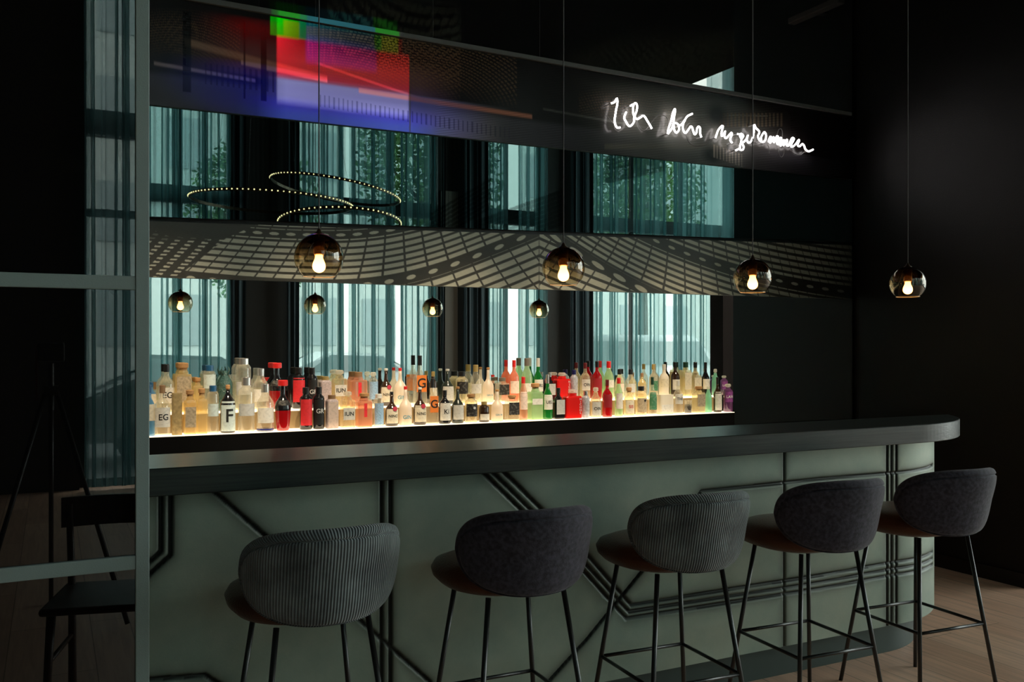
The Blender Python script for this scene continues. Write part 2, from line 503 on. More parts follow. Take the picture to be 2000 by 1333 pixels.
def car(u, y, label, colm, h=1.45, ln=4.3, van=False):
    t = empty('parked_car', (u, y, -0.12)); tag(t, label, 'car', 'cars parked outside')
    if van: pr = [(-2.1, 0.35), (2.1, 0.35), (2.15, 0.9), (1.75, 1.1), (1.25, 1.75), (1.0, 1.85), (-2.05, 1.85), (-2.12, 1.0)]
    else: pr = [(-2.1, 0.35), (2.1, 0.35), (2.12, 0.72), (1.1, 0.92), (0.45, 1.4), (-0.9, 1.45), (-1.7, 1.0), (-2.1, 0.9)]
    bm = bmesh.new()
    A = [bm.verts.new((x, -0.85, z)) for x, z in pr]; B = [bm.verts.new((x, 0.85, z)) for x, z in pr]
    bm.faces.new(A); bm.faces.new(B[::-1])
    for k in range(len(pr)):
        bm.faces.new((A[k], A[(k+1) % len(pr)], B[(k+1) % len(pr)], B[k]))
    bmesh.ops.bevel(bm, geom=bm.edges[:], offset=0.07, segments=2, affect='EDGES')
    obj('body', bm, colm, t)
    bm = bmesh.new()
    if van: g = [(-1.9, 1.15), (1.55, 1.15), (1.2, 1.7), (-1.9, 1.7)]
    else: g = [(-1.45, 0.98), (0.95, 0.98), (0.42, 1.34), (-0.85, 1.38)]
    for y0 in (-0.862, 0.862):
        vs = [bm.verts.new((x, y0-0.01, z)) for x, z in g]+[bm.verts.new((x, y0+0.01, z)) for x, z in g]
        bm.faces.new(vs[:4]); bm.faces.new(vs[4:][::-1])
    obj('side_window', bm, M_fw, t)
    for x in (-1.3, 1.3):
        for yy in (-0.78, 0.78):
            bm = bmesh.new(); bmesh.ops.create_cone(bm, cap_ends=True, segments=20, radius1=0.33, radius2=0.33, depth=0.2)
            bmesh.ops.rotate(bm, verts=bm.verts, matrix=Matrix.Rotation(PI/2, 3, 'X'))
            bmesh.ops.translate(bm, verts=bm.verts, vec=(x, yy, 0.33))
            obj('wheel', bm, mat('tyre_rubber', (0.02, 0.02, 0.02), 0.8), t)
M_white = mat('white_car_paint', (0.8, 0.8, 0.8), 0.3)
car(12.6, -8.4, 'white van parked outside the last window', M_white, van=True)
car(2.4, -8.2, 'silver car parked outside the leftmost window', mat('silver_car_paint', (0.35, 0.37, 0.37), 0.25, metal=0.4))
car(6.9, -12.6, 'white car parked further out across the street', M_white)

# ------------------------------------------------------------------ mirror wall panels
def band_grid(n, px0, px1, top, bot, dx, rows):
    xs = np.arange(px0, px1+0.01, dx)
    yt = np.interp(xs, *top); yb = np.interp(xs, *bot)
    v = np.linspace(0, 1, rows)[:, None]
    Y = yt[None]+(yb-yt)[None]*v; X = np.repeat(xs[None], rows, 0)
    t = (X-CX)/F; D = n/(CA-t*SA)
    P = np.stack([(t*CA+SA)*D, np.full_like(D, n), CZ-(Y-HY)*D/F], -1)
    return X, Y, P, np.repeat(v, len(xs), 1)

def backing(name, n, px0, px1, top, bot, th, m, parent=None):
    """solid board behind a printed face, same outline, real thickness"""
    xs = np.linspace(px0, px1, 12)
    bm = bmesh.new(); fr = []; 
    rows = []
    for x in xs:
        a = unproj(x, float(np.interp(x, *top)), n); b = unproj(x, float(np.interp(x, *bot)), n)
        rows.append([bm.verts.new(a), bm.verts.new(b), bm.verts.new((b.x, n+th, b.z)), bm.verts.new((a.x, n+th, a.z))])
    for A, B in zip(rows, rows[1:]):
        for k in range(4):
            bm.faces.new((A[k], A[(k+1) % 4], B[(k+1) % 4], B[k]))
    bm.faces.new(rows[0]); bm.faces.new(rows[-1][::-1])
    return obj(name, bm, m, parent)

XL, XR = 120, 1664
def ext(a, b):   # straight edge through two photo points, as interp tables over the wall
    s = (b[1]-a[1])/(b[0]-a[0])
    return ([XL-300, XR+50], [a[1]+s*(XL-300-a[0]), a[1]+s*(XR+50-a[0])])
E_mir_low = ext((293, 853), (1437, 808))
E_lat_bot = ext((292, 541), (1419, 577))
E_lat_top = ext((292, 432), (1422, 471))
E_up_bot = ext((293, 423), (1425, 465))
E_mur_bot = ext((293, 204), (1422, 325))
E_mur_top = ext((510, 27), (1425, 187))
E_str_bot = ext((510, 24), (1425, 184))
E_str_top = ext((510, 14), (1425, 177))

# lower mirror (full height behind the bottles)
xl, xr = XL, XR
zt = unproj(292, 541, N).z
o = boxo('mirror', UL+0.02, URW-0.02, N-0.006, N+0.015, 0.95, 1.862, M_mirror)
tag(o, 'long clear mirror behind the bottle shelf reflecting windows and pendant lamps', 'mirror')

# --- lattice band
def shift_int(xs, knots, slopes, x0):
    xx = np.linspace(XL, XR, 3200)
    g = np.concatenate([[0], np.cumsum(np.interp(xx[:-1], knots, slopes)*np.diff(xx))])
    g -= np.interp(x0, xx, g)
    return np.interp(xs, xx, g)
def phase(xs, knots, sp, x0=0):
    xx = np.linspace(XL-200, XR+200, 4000)
    g = np.concatenate([[0], np.cumsum(np.diff(xx)/np.interp(xx[:-1], knots, sp))])
    return np.interp(xs, xx, g)
def lattice(X, Y):
    gl = shift_int(X, [293, 450, 560, 650, 780, 900, 1000, 1060], [0.09, 0.09, 0.04, 0, -0.2, -0.38, -0.40, -0.44], 568)
    gm = shift_int(2*1053-X, [293, 450, 560, 650, 780, 900, 1000, 1060], [0.09, 0.09, 0.04, 0, -0.2, -0.38, -0.40, -0.44], 568)
    gr = shift_int(X, [1050, 1170, 1240, 1300, 1400, 1500, 1660], [0.74, 0.6, 0.5, 0.42, 0.33, 0.22, 0.12], 1077)
    s = Y-gl; s2 = Y-gr; sm = Y-gm
    # columns
    lean = np.interp(X, [300, 430, 500, 560, 640, 740, 850, 930, 1000, 1053], [-1.0, -0.9, -0.72, -0.62, -0.48, -0.1, 0.25, 0.45, 0.62, 0.75])
    cl = phase(X-lean*(Y-500), [300, 450, 850, 1053], [26, 33, 42, 44])
    leanr = np.interp(X, [1053, 1170, 1215, 1250, 1320, 1400, 1660], [-0.8, -0.7, -0.5, -0.36, 0.0, 0.12, 0.4])
    cr = phase(X-leanr*(Y-500), [1053, 1170, 1320, 1400, 1500, 1660], [44, 42, 33, 26, 18, 12])
    leanm = np.interp(X, [1053, 1250], [-0.75, -0.5])
    cm = phase(X-leanm*(Y-500), [1053, 1300], [42, 42])
    def line(ph, half, pitch):
        d = np.abs(ph-np.round(ph))*pitch
        return np.clip((d-half)/0.9, 0, 1)
    def rows(sv, pitch, half, off=0):
        return line((sv-off)/pitch, half, pitch)
    def ring(sv, c, X0, sp, hw=11, hx=9.5, hy=4.6):
        d = sv-c
        band = np.clip((np.abs(d)-hw)/0.9, 0, 1)
        q = (X-X0)/sp; q = (q-np.round(q))*sp
        hole = np.clip((1-((q/hx)**2+(d/hy)**2))*4, 0, 1)
        return band, hole
    Lf = np.minimum(rows(s, 12.6, 2.0, 5), line(cl, 1.5, 36))
    b0, h0 = ring(s, 458, 503, 32.5, 8, 10, 3.2); b1, h1 = ring(s, 558, 889, 43)
    low = np.minimum(rows(s, 17, 2.6, 573), line(cl, 1.3, 42))
    Lf = np.where(s > 562, low, Lf)
    Lf = np.maximum(np.minimum(np.minimum(Lf, b0), b1), np.maximum(h0, h1))
    # far left: sparse dashes
    xb = np.interp(Y, [440, 462, 541, 560], [470, 445, 345, 325])
    d1 = (np.abs(((s-4)/7.6) % 1-0.5) < 0.22)
    cc = (cl*0.95) % 1
    d2 = (np.abs(cc-0.5) < 0.22)
    dash = (d1 & d2 & (Y > np.interp(X, [293, 330, 420, 480], [447, 462, 468, 470]))).astype(float)*0.95
    wL = np.clip((X-xb)/3, 0, 1)
    Lf = Lf*wL+dash*(1-wL)
    Lf = np.where((Y < np.interp(X, [293, 400, 450, 500, 640], [470, 470, 462, 440, 420])), dash*0.2*(Y > 440), Lf)
    # right
    Rr = np.minimum(rows(s2, 12.3, 2.3), line(cr, 1.1, 33))
    b2, h2 = ring(s2, 459, 1168, 42, 13, 13, 5.5); b3, h3 = ring(s2, 352, 1372, 30, 12, 7, 3)
    Rr = np.maximum(np.minimum(np.minimum(Rr, b2), b3), np.maximum(h2, h3))
    mid = np.minimum(rows(sm, 17, 2.6, 573), line(cm, 1.3, 42))
    mid = np.where(sm < 560, np.minimum(rows(sm, 14, 2.4), line(cm, 1.3, 42)), mid)
    Rr = np.where((s2 > 470) & (X < 1300), mid, Rr)
    R = np.where(X > 1053, Rr, Lf)
    R = np.where(np.abs(X-1053) < 1.2, R*0.5, R)
    return R
X, Y, P, V = band_grid(N-0.03, XL, XR, E_lat_top, E_lat_bot, 1.0, 112)
R = lattice(X, Y)
lat = np.array(L3(70, 67, 60))[None, None]*(1-R[..., None])+np.array(L3(205, 202, 182))[None, None]*R[..., None]
# blotchy concrete look of the print
nz = (np.sin(X*0.31+np.sin(Y*0.9)*2)*np.sin(Y*0.47+np.cos(X*0.13)*3))*0.06+1
lat = lat*nz[..., None]
# dimmer light and black wall reflection at right, painted into the print
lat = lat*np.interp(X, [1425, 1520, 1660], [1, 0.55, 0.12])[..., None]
e = empty('wall_artwork_panel', tuple(unproj(800, 520, N-0.03)))
tag(e, 'long glossy print of a curved glass-roof lattice in grey light and shadow above the lower mirror', 'wall print', 'printed station panels on the bar wall')
pi = e.location.copy()
def reparent(o, e):
    o.parent = e; o.location = o.location-e.location; return o
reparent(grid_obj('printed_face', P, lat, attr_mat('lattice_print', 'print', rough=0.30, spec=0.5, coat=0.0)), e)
reparent(backing('board', N-0.0295, XL, XR, E_lat_top, E_lat_bot, 0.0285, M_trim), e)

# --- upper dark mirror with the printed lattice over it
def upper(X, Y, V):
    v = np.ones_like(X)*1.0
    for (x0, y0, dx, dy, n_, w_) in ((930, 455, 170, -62, 8, 4), (1180, 330, 120, -26, 6, 5), (840, 440, 120, -70, 7, 3)):
        for k in range(n_):
            a = (X-x0)*dy/dx+y0+k*9-20
            m = (X > x0) & (X < x0+dx)
            v = np.where(m & (np.abs(Y-a) < w_), v*0.45, v)
    st = 1-0.35*(np.abs(((X*0.083+0.8*np.sin(X*0.05)) % 1)-0.5) < 0.13)*(X < 900)  # stripes of reflected curtain pleats, painted into the mirror tint
    v = v*st
    big = np.exp(-((Y-(385-0.02*(X-800)))/9)**2)*(X < 480)
    v = v*(1-0.5*big)
    return v
X, Y, P, V = band_grid(N-0.012, XL, XR, E_mur_bot, E_up_bot, 2.0, 120)
U = upper(X, Y, V)
um = np.stack([0.165*U, 0.25*U, 0.25*U], -1)
e = empty('tinted_mirror', tuple(unproj(800, 350, N-0.012)))
tag(e, 'dark green tinted mirror between the two printed panels, showing windows and ring lights', 'mirror')
reparent(grid_obj('mirror_face', P, um, attr_mat('smoked_green_mirror', 'mirror', rough=0.0)), e)
reparent(backing('board', N-0.0115, XL, XR, E_mur_bot, E_up_bot, 0.0275, M_trim), e)

# --- mural of the station hall
def mural(X, Y, V):
    H = np.zeros(X.shape+(3,))
    base = np.array(L3(26, 22, 22)); H[:] = base
    def paint(mask, c, a=1.0):
        nonlocal H
        mk = np.clip(mask, 0, 1)[..., None]*a
        H = H*(1-mk)+np.array(c)*mk
    sm = lambda x, a, b: np.clip((x-a)/(b-a), 0, 1)
    # pale middle ground of the hall
    paint(sm(V, 0.22, 0.4)*(1-sm(V, 0.60, 0.64))*sm(X, 330, 540)*(1-sm(X, 820, 900)), L3(96, 74, 74), 0.9)
    # floor plane
    paint(sm(V, 0.68, 0.74)*(1-sm(X, 1000, 1150)*0.6), L3(78, 76, 84), 0.75)
    paint(sm(V, 0.585, 0.61)*sm(X, 500, 560)*(1-sm(X, 860, 1000)), L3(128, 122, 130), 0.8)
    paint(sm(V, 0.70, 0.82)*sm(X, 640, 760)*(1-sm(X, 880, 980)), L3(165, 158, 165), 0.7)
    # light seams and bridges
    for (x0, v0, x1, v1, h, c, a) in ((360, 0.38, 640, 0.55, 0.03, (150, 120, 100), 0.8), (300, 0.62, 500, 0.66, 0.015, (150, 130, 120), 0.8),
                                   (700, 0.62, 1040, 0.66, 0.022, (190, 120, 95), 0.9), (620, 0.40, 860, 0.66, 0.012, (160, 120, 110), 0.7),
                                   (1060, 0.55, 1300, 0.62, 0.012, (90, 90, 85), 0.6), (470, 0.50, 640, 0.56, 0.02, (180, 150, 130), 0.8),
                                   (1180, 0.92, 1420, 0.72, 0.03, (100, 92, 80), 0.6), (1250, 0.45, 1500, 0.20, 0.01, (110, 110, 105), 0.6)):
        vv = v0+(X-x0)/(x1-x0)*(v1-v0)
        m = (X > x0) & (X < x1)
        paint(m*np.clip(1.6-np.abs(V-vv)/h, 0, 1), L3(*c), a)
    # roof ribs, left and centre right
    for (cx, cy, r0, r1, x0, x1) in ((330, 150, 60, 220, 293, 470), (800, 230, 120, 330, 740, 1010), (1210, 330, 60, 260, 1130, 1420), (620, 260, 150, 420, 600, 900)):
        rr = np.hypot((X-cx), (Y-cy)*1.6)
        an = np.arctan2(Y-cy, X-cx)
        g = (np.abs((rr/8) % 1-0.5) < 0.22) & (np.abs((an*26) % 1-0.5) < 0.36) & (rr > r0) & (rr < r1) & (X > x0) & (X < x1) & (Y < cy-10)
        paint(g*sm(rr, r0, r0+20)*(1-sm(rr, r1-60, r1))*(1-sm(V, 0.35, 0.6)), L3(120, 92, 66), 0.55)
    # railing posts
    g = (np.abs((X/9) % 1-0.5) < 0.16) & (np.abs(V-(0.78+0.10*sm(X, 640, 960))) < 0.06) & (X > 620) & (X < 1000)
    paint(g.astype(float), L3(60, 60, 75), 0.6)
    g = (np.abs((X/11) % 1-0.5) < 0.2) & (V > 0.55) & (V < 0.75) & (X > 400) & (X < 540)
    paint(g.astype(float), L3(20, 16, 18), 0.6)
    # dark posts
    for x, ww in ((365, 8), (515, 6), (478, 2)):
        paint((np.abs(X-x) < ww)*(V > 0.1)*(V < 0.85), L3(16, 13, 14), 0.9)
    # light vault around the neon lettering
    vlt = np.exp(-(((X-1330)/150)**2)**1.5)*(1-0.3*sm(V, 0.8, 1))
    paint(vlt*sm(V, 0.02, 0.15), L3(84, 84, 78), 0.75)
    g = (np.abs((X/7.5) % 1-0.5) < 0.25) & (np.abs(V-(0.35-(X-1420)*0.0012)) < 0.10) & (X > 1405) & (X < 1530)
    paint(g.astype(float), L3(88, 76, 62), 0.8)
    paint(np.clip(1-np.hypot((X-1400)/28, (V-0.30)/0.22), 0, 1)*1.5, L3(22, 20, 20), 0.9)
    paint(np.clip(1-np.hypot((X-1392)/26, (V-0.86)/0.16), 0, 1)*1.5, L3(18, 18, 18), 0.9)
    g = (np.abs((X/6) % 1-0.5) < 0.22) & (np.abs(V-(0.80+(X-1390)*0.0016)) < 0.09) & (X > 1392) & (X < 1450)
    paint(g.astype(float), L3(130, 122, 110), 0.7)
    # streaky perspective lines in the dark half
    g = np.sin((Y-150)*1.3+X*0.13)*np.sin(X*0.045)
    H *= (1+0.28*np.clip(g, -1, 1)*(X > 850))[..., None]
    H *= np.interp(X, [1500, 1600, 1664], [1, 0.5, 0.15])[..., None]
    return H
X, Y, P, V = band_grid(N-0.03, XL, XR, E_mur_top, E_mur_bot, 1.25, 116)
A = mural(X, Y, V)
e = empty('wall_artwork_panel', tuple(unproj(800, 150, N-0.03)))
tag(e, 'glossy dark print of a vaulted station hall lit red, green and blue behind the neon writing', 'wall print', 'printed station panels on the bar wall')
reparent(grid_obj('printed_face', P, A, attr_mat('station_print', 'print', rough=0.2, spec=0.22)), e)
reparent(backing('board', N-0.0295, XL, XR, E_mur_top, E_mur_bot, 0.0285, M_trim), e)
o = backing('panel_rail', N-0.045, XL, XR, E_str_top, E_str_bot, 0.044, mat('brushed_rail', (0.10, 0.10, 0.095), 0.5))
tag(o, 'thin metal rail running along the top of the coloured print', 'rail')
# --- top glass: black glass with a faint printed lattice
zt = unproj(1425, 177, N).z
TOPZ = 6.2
xs = np.linspace(XL, XR, 520)
tp = [unproj(x, float(np.interp(x, *E_str_top)), N-0.012) for x in xs]
rws = 170
P = np.zeros((rws, len(xs), 3)); PXX = np.zeros((rws, len(xs))); PYY = np.zeros((rws, len(xs)))
for j in range(rws):
    for i, a in enumerate(tp):
        z = a.z+(TOPZ-a.z)*j/(rws-1)
        P[j, i] = (a.x, a.y, z); PXX[j, i], PYY[j, i] = to_px(a.x, a.y, z)
def faint(X, Y):
    v = np.zeros_like(X)
    for (cx, cy, r0, r1, x0, x1) in ((1330, 330, 170, 420, 1080, 1420), (720, 260, 200, 420, 640, 900), (1500, 260, 120, 340, 1180, 1440)):
        rr = np.hypot(X-cx, (Y-cy)*1.5); an = np.arctan2(Y-cy, X-cx)
        g = (np.abs((rr/11) % 1-0.5) < 0.3) & (np.abs((an*20) % 1-0.5) < 0.4) & (rr > r0) & (rr < r1) & (X > x0) & (X < x1)
        v = np.maximum(v, g*np.clip((rr-r0)/60, 0, 1)*np.clip((r1-rr)/60, 0, 1))
    return v
fv = faint(PXX, PYY)
A = np.array([0.012, 0.012, 0.012])[None, None]+fv[..., None]*np.array([0.045, 0.045, 0.03])[None, None]
e = empty('black_glass_panel', tuple(unproj(900, 0, N-0.012)))
tag(e, 'tall black glass panel with a faint printed lattice above the thin rail', 'wall panel')
tm = attr_mat('black_printed_glass', 'print', rough=0.0, spec=1.0)
tm.node_tree.nodes['Principled BSDF'].inputs['IOR'].default_value = 2.5
reparent(grid_obj('glass_face', P, A, tm), e)

# ------------------------------------------------------------------ projector: throws coloured rectangles on the station print
PJ = Vector((1.7, 0.6, 4.9))
L = bpy.data.lights.new('projector_beam', 'SPOT'); L.spot_size = math.radians(60); L.spot_blend = 0.1
L.shadow_soft_size = 0.001; L.energy = 1.0; L.use_nodes = True
lo = bpy.data.objects.new('projector_beam', L); sc.collection.objects.link(lo)
lo.location = PJ; lo.rotation_euler = (PI/2, 0, 0)
nt = L.node_tree; n_ = nt.nodes; l_ = nt.links
em = n_['Emission']
tc = n_.new('ShaderNodeTexCoord'); sx = n_.new('ShaderNodeSeparateXYZ'); l_.new(tc.outputs['Normal'], sx.inputs[0])
def mth(op, a, b=None, clamp=False):
    m = n_.new('ShaderNodeMath'); m.operation = op; m.use_clamp = clamp
    for i, v in enumerate((a, b)):
        if v is None: continue
        if isinstance(v, (int, float)): m.inputs[i].default_value = v
        else: l_.new(v, m.inputs[i])
    return m.outputs[0]
nzv = mth('ABSOLUTE', sx.outputs[2])
dist = (N-0.03)-PJ.y
WU = mth('ADD', mth('MULTIPLY', mth('DIVIDE', sx.outputs[0], nzv), dist), PJ.x)
WZ = mth('ADD', mth('MULTIPLY', mth('DIVIDE', sx.outputs[1], nzv), dist), PJ.z)
def edge(v, a, s):   # 0 below a, 1 above
    return mth('DIVIDE', mth('SUBTRACT', v, a-s), 2*s, True)
def edge_dn(v, b, s):
    return mth('SUBTRACT', 1.0, edge(v, b, s))
def rect(u0, u1, z0, z1, s=0.006, sz=None):
    sz = sz or s
    return mth('MULTIPLY', mth('MULTIPLY', edge(WU, u0, s), edge_dn(WU, u1, s)), mth('MULTIPLY', edge(WZ, z0, sz), edge_dn(WZ, z1, sz)))
def ux(px): return unproj(px, 100, N-0.03).x
def zz(px, py): return unproj(px, py, N-0.03).z
zb, z1, z2, z3, ztop = zz(660, 248), zz(660, 165), zz(660, 88), zz(660, 60), zz(660, 36)
def add(*v):
    r = v[0]
    for q in v[1:]: r = mth('ADD', r, q)
    return r
def mul(a, k): return mth('MULTIPLY', a, k)
core = (ux(541), ux(798))
soft = (ux(500), ux(850))
red = add(mul(rect(core[0], ux(800), z1, z2, 0.006, 0.012), 0.95), mul(rect(ux(470), ux(875), z1, z2+0.05, 0.25, 0.03), 0.035),
          mul(rect(core[0], core[1], zb+0.10, z1, 0.006, 0.02), 0.42), mul(rect(ux(554), ux(585), z2, z3+0.01), 0.16), mul(rect(ux(745), ux(785), z2, z3+0.01), 0.22),
          mul(rect(ux(598), ux(735), z2, z3), 0.10))
grn = add(mul(rect(ux(541), ux(584), z2, ztop+0.05, 0.004, 0.01), 0.42), mul(rect(ux(731), ux(778), z2, ztop+0.05, 0.004, 0.01), 0.40),
          mul(rect(ux(598), ux(731), z2, ztop+0.05, 0.004, 0.01), 0.18), mul(rect(ux(584), ux(598), z2, ztop+0.05, 0.003), 0.30),
          mul(rect(ux(528), ux(541), z2, ztop+0.05, 0.003), 0.12), mul(rect(core[0], core[1], zb+0.10, z1, 0.006, 0.02), 0.45),
          mul(rect(ux(500), ux(840), zb-0.05, zb+0.06, 0.15, 0.02), 0.06), mul(rect(core[0], core[1], z1, z2), 0.015))
blu = add(mul(rect(ux(598), ux(731), z2, ztop+0.05, 0.004, 0.01), 0.24), mul(rect(core[0], core[1], zb+0.10, z1, 0.006, 0.02), 0.75),
          mul(rect(ux(400), ux(870), zb, z1, 0.3, 0.06), 0.3), mul(rect(ux(598), ux(735), z1+0.10, z2+0.02, 0.01, 0.02), 0.42),
          mul(rect(core[0], core[1], z1, z2), 0.03), mul(rect(ux(500), ux(830), zb, zb+0.12, 0.1, 0.02), 0.45), mul(rect(ux(584), ux(598), z2, ztop+0.05, 0.003), 0.08))
cb = n_.new('ShaderNodeCombineColor')
l_.new(red, cb.inputs[0]); l_.new(grn, cb.inputs[1]); l_.new(blu, cb.inputs[2])
l_.new(cb.outputs[0], em.inputs['Color'])
em.inputs['Strength'].default_value = 1350
pj = empty('projector', PJ+Vector((0, -0.18, 0)))
tag(pj, 'small black video projector hanging from the ceiling, aimed at the station print', 'projector')
boxo('body', -0.16, 0.16, -0.16, 0.14, -0.06, 0.06, M_trim, pj, bev=0.01)
bm = bmesh.new(); tube(bm, [(0, 0, 0.06), (0, 0, CEIL-PJ.z)], 0.012, 8); obj('mounting_pole', bm, M_trim, pj)

# ------------------------------------------------------------------ neon writing
def Z(o, pts, s=16.667): return [(o[0]+x/s, o[1]+y/s) for x, y in pts]
z1o, z2o, z3o, z4o = (1180, 180), (1290, 200), (1385, 230), (1480, 240)
strokes = [
 Z(z1o, [(410,190),(435,300),(420,440),(390,560),(370,700),(345,850),(345,970),(370,1080),(430,1160),(520,1150)]),
 Z(z1o, [(230,370),(340,320),(400,215)]),
 Z(z1o, [(720,650),(670,760),(660,870),(710,960),(760,1050),(830,1110),(910,1060),(970,960),(975,840),(1010,730),(1060,600),(1070,440),(1040,370),(990,370),(950,450),(940,600),(955,720),(1000,820),(1070,880),(1170,830),(1260,770),(1320,800),(1400,930),(1480,1060),(1550,1190)]),
 Z(z1o, [(850,450),(940,400)]),
 Z(z2o, [(230,1020),(260,860),(340,620),(400,350),(460,220),(475,290),(440,500),(420,700),(340,900),(245,1020)]),
 Z(z2o, [(400,690),(520,680),(590,760),(600,900),(520,990),(450,900),(430,740)]),
 Z(z2o, [(590,780),(700,700),(800,560),(880,450),(1040,370)]),
 Z(z2o, [(800,580),(740,700),(730,860),(780,980),(830,990),(900,900),(980,790),(1030,820),(1070,950),(1110,1040),(1170,990),(1190,850),(1240,790),(1290,850),(1290,1000),(1330,1140)]),
 Z(z3o, [(210,660),(250,530),(300,400),(400,280),(450,280),(430,370),(400,500),(410,590),(460,560),(520,440),(500,600),(550,670),(630,590),(720,490),(740,560),(690,680),(700,760),(750,820)]),
 Z(z3o, [(920,530),(1000,540),(1060,530),(1110,600),(1060,670),(1010,610),(1020,560),(1050,690),(1040,800),(1010,920),(1010,1040),(1100,1040),(1120,940),(1080,840),(1150,770),(1220,680),(1260,570),(1230,700),(1270,810),(1340,800),(1400,700),(1440,560),(1460,400),(1450,230)]),
 Z(z3o, [(860,1070),(980,1010)]),
 Z(z3o, [(1470,220),(1520,330),(1620,430),(1630,500),(1590,600),(1620,700),(1700,780),(1780,780),(1840,700),(1850,560),(1800,470),(1740,540),(1690,650),(1700,760)]),
 Z(z4o, [(350,630),(370,540),(410,450),(430,490),(400,650),(450,600),(500,470),(530,500),(520,640),(570,570),(620,440),(660,470),(620,640),(680,700),(730,500),(770,530),(740,750),(810,640),(860,560),(840,740),(930,560),(960,580),(940,720),(1000,740),(1080,560),(1130,490),(1180,530),(1120,650),(1080,750),(1130,780),(1230,700),(1330,560),(1340,600),(1300,720),(1360,770),(1450,690),(1510,750),(1550,860),(1640,930),(1720,910),(1800,870)]),
]
M_neon = mat('white_neon_gas', (0.9, 0.9, 0.9), 0.3, emit=(1.0, 0.93, 0.92), es=8)
NN = N-0.085
o = empty('neon_sign')
for a_, b_ in ((0, 4), (4, 8), (8, 13)):
    bm = bmesh.new()
    for s in strokes[a_:b_]:
        pts = [unproj(x, y, NN) for x, y in s]
        sp = smoothpath(pts, 5) if len(pts) > 2 else pts
        tube(bm, sp, 0.0058, 8)
    obj('neon_word', bm, M_neon, o, smooth=True)
tag(o, 'white neon handwriting reading Ich bin angekommen on the dark station print', 'neon sign')
cab = [
 Z(z1o, [(0,790),(90,780),(200,920),(330,1050),(350,1200),(470,1300),(580,1240)]),
 Z(z1o, [(1250,740),(1170,740),(1090,830),(1080,950),(1130,1120),(1230,1240),(1330,1240),(1420,1160),(1540,980),(1700,800),(1850,745),(2000,790)])+Z(z2o, [(200,500),(260,620),(240,780)]),
 Z(z2o, [(960,660),(850,760),(820,900)])+Z((1140,150), [(800,460),(830,520),(890,543),(950,538),(1000,500),(1040,430)], 4),
 Z(z4o, [(800,500),(800,300),(760,200),(680,230),(620,400)]),
 Z(z4o, [(670,740),(680,980),(770,1120),(850,1000),(860,760)]),
 Z(z4o, [(1020,860),(1180,1000),(1330,1040),(1420,1030),(1500,960),(1580,950)]),
 Z(z4o, [(330,720),(370,860),(370,1000)]),
]
bm = bmesh.new()
for s in cab:
    tube(bm, smoothpath([unproj(x, y, N-0.065) for x, y in s], 6), 0.0025, 6)
obj('cable', bm, mat('grey_silicone_cable', (0.10, 0.095, 0.09), 0.4), o)
for s in strokes:
    for q in (s[0], s[-1]):
        bm = bmesh.new()
        a = unproj(*q, NN); tube(bm, [a, (a.x, N-0.031, a.z)], 0.0035, 6)
        obj('standoff', bm, mat('clear_standoff', (0.3, 0.3, 0.3), 0.3), o)

# wall-mounted linear fitting high on the right wall
o = boxo('linear_wall_light', URW-0.13, URW-0.06, 4.36, N-0.05, 4.05, 4.10, mat('satin_aluminium', (0.16, 0.15, 0.145), 0.5, metal=0.3), bev=0.008)
tag(o, 'slim pale linear light fitting high on the black wall at top right', 'wall light')
boxo('wall_bracket', URW-0.062, URW, 4.6, 4.66, 4.055, 4.09, M_trim).parent = o

# ------------------------------------------------------------------ steel and glass partition at left
PN = 2.70
e = empty('glass_partition', (0.0, PN, 0))
tag(e, 'grey-green steel framed partition with dark reflecting glass at the left end of the bar', 'partition', kind='thing')
ul, ur = UL, 0.2425
boxo('post', 0.207, ur, 0, 0.05, 0, 3.3, M_steel, e, bev=0.002)
boxo('rail', ul, 0.207, 0.002, 0.045, 1.651, 1.689, M_steel, e, bev=0.002)
boxo('rail', ul, 0.207, 0.002, 0.045, 0.882, 0.920, M_steel, e, bev=0.002)
boxo('rail', ul, 0.207, 0.002, 0.045, 3.25, 3.3, M_steel, e, bev=0.002)
boxo('rail', ul, 0.207, 0.002, 0.045, 0.0, 0.06, M_steel, e, bev=0.002)
for a, b in ((0.06, 0.882), (0.92, 1.651), (1.689, 3.25)):
    boxo('glass_pane', ul, 0.207, 0.014, 0.026, a, b, M_darkglass, e)

# ------------------------------------------------------------------ bar counter
U0, CN, RT, RB, RK = 3.643, 3.692, 0.756, 0.638, 0.55
UB0 = -1.6
S_ARC = RB*PI/2
def bar_pt(s, r, z):
    if s <= U0: return (s, CN-r, z)
    if s <= U0+S_ARC:
        a = (s-U0)/RB
        return (U0+r*math.sin(a), CN-r*math.cos(a), z)
    return (U0+r, CN+(s-U0-S_ARC), z)
NBK = CN-0.381
PHB = math.acos(0.381/RB)
S_END = U0+RB*PHB
# photo point -> (s, z) on the bar front
_ss = np.linspace(UB0, U0+RB*1.25, 1500)
_sx = []
for s in _ss:
    p = bar_pt(s, RB, 0); _sx.append(to_px(*p)[0])
_sx = np.array(_sx)
def on_bar(px, py):
    s = float(np.interp(px, _sx[:int(np.argmax(_sx))+1], _ss[:int(np.argmax(_sx))+1]))
    p = bar_pt(s, RB, 0); D = p[0]*SA+p[1]*CA
    return s, CZ-(py-HY)*D/F
Z0B, Z1B = 0.165, 1.05
grooves = []
def G(*pts): 
    grooves.append([on_bar(*p) for p in pts])
def GV(px):
    s = on_bar(px, 1000)[0]; grooves.append([(s, Z0B), (s, Z1B)])
GV(746); GV(763); GV(1532); GV(1733); GV(1742); GV(1751)
G((412, 955), (840, 1333))
G((333, 955), (333, 1085), (250, 1160)); G((314, 955), (314, 1078), (250, 1134))
G((250, 1331), (400, 1320), (440, 1345))
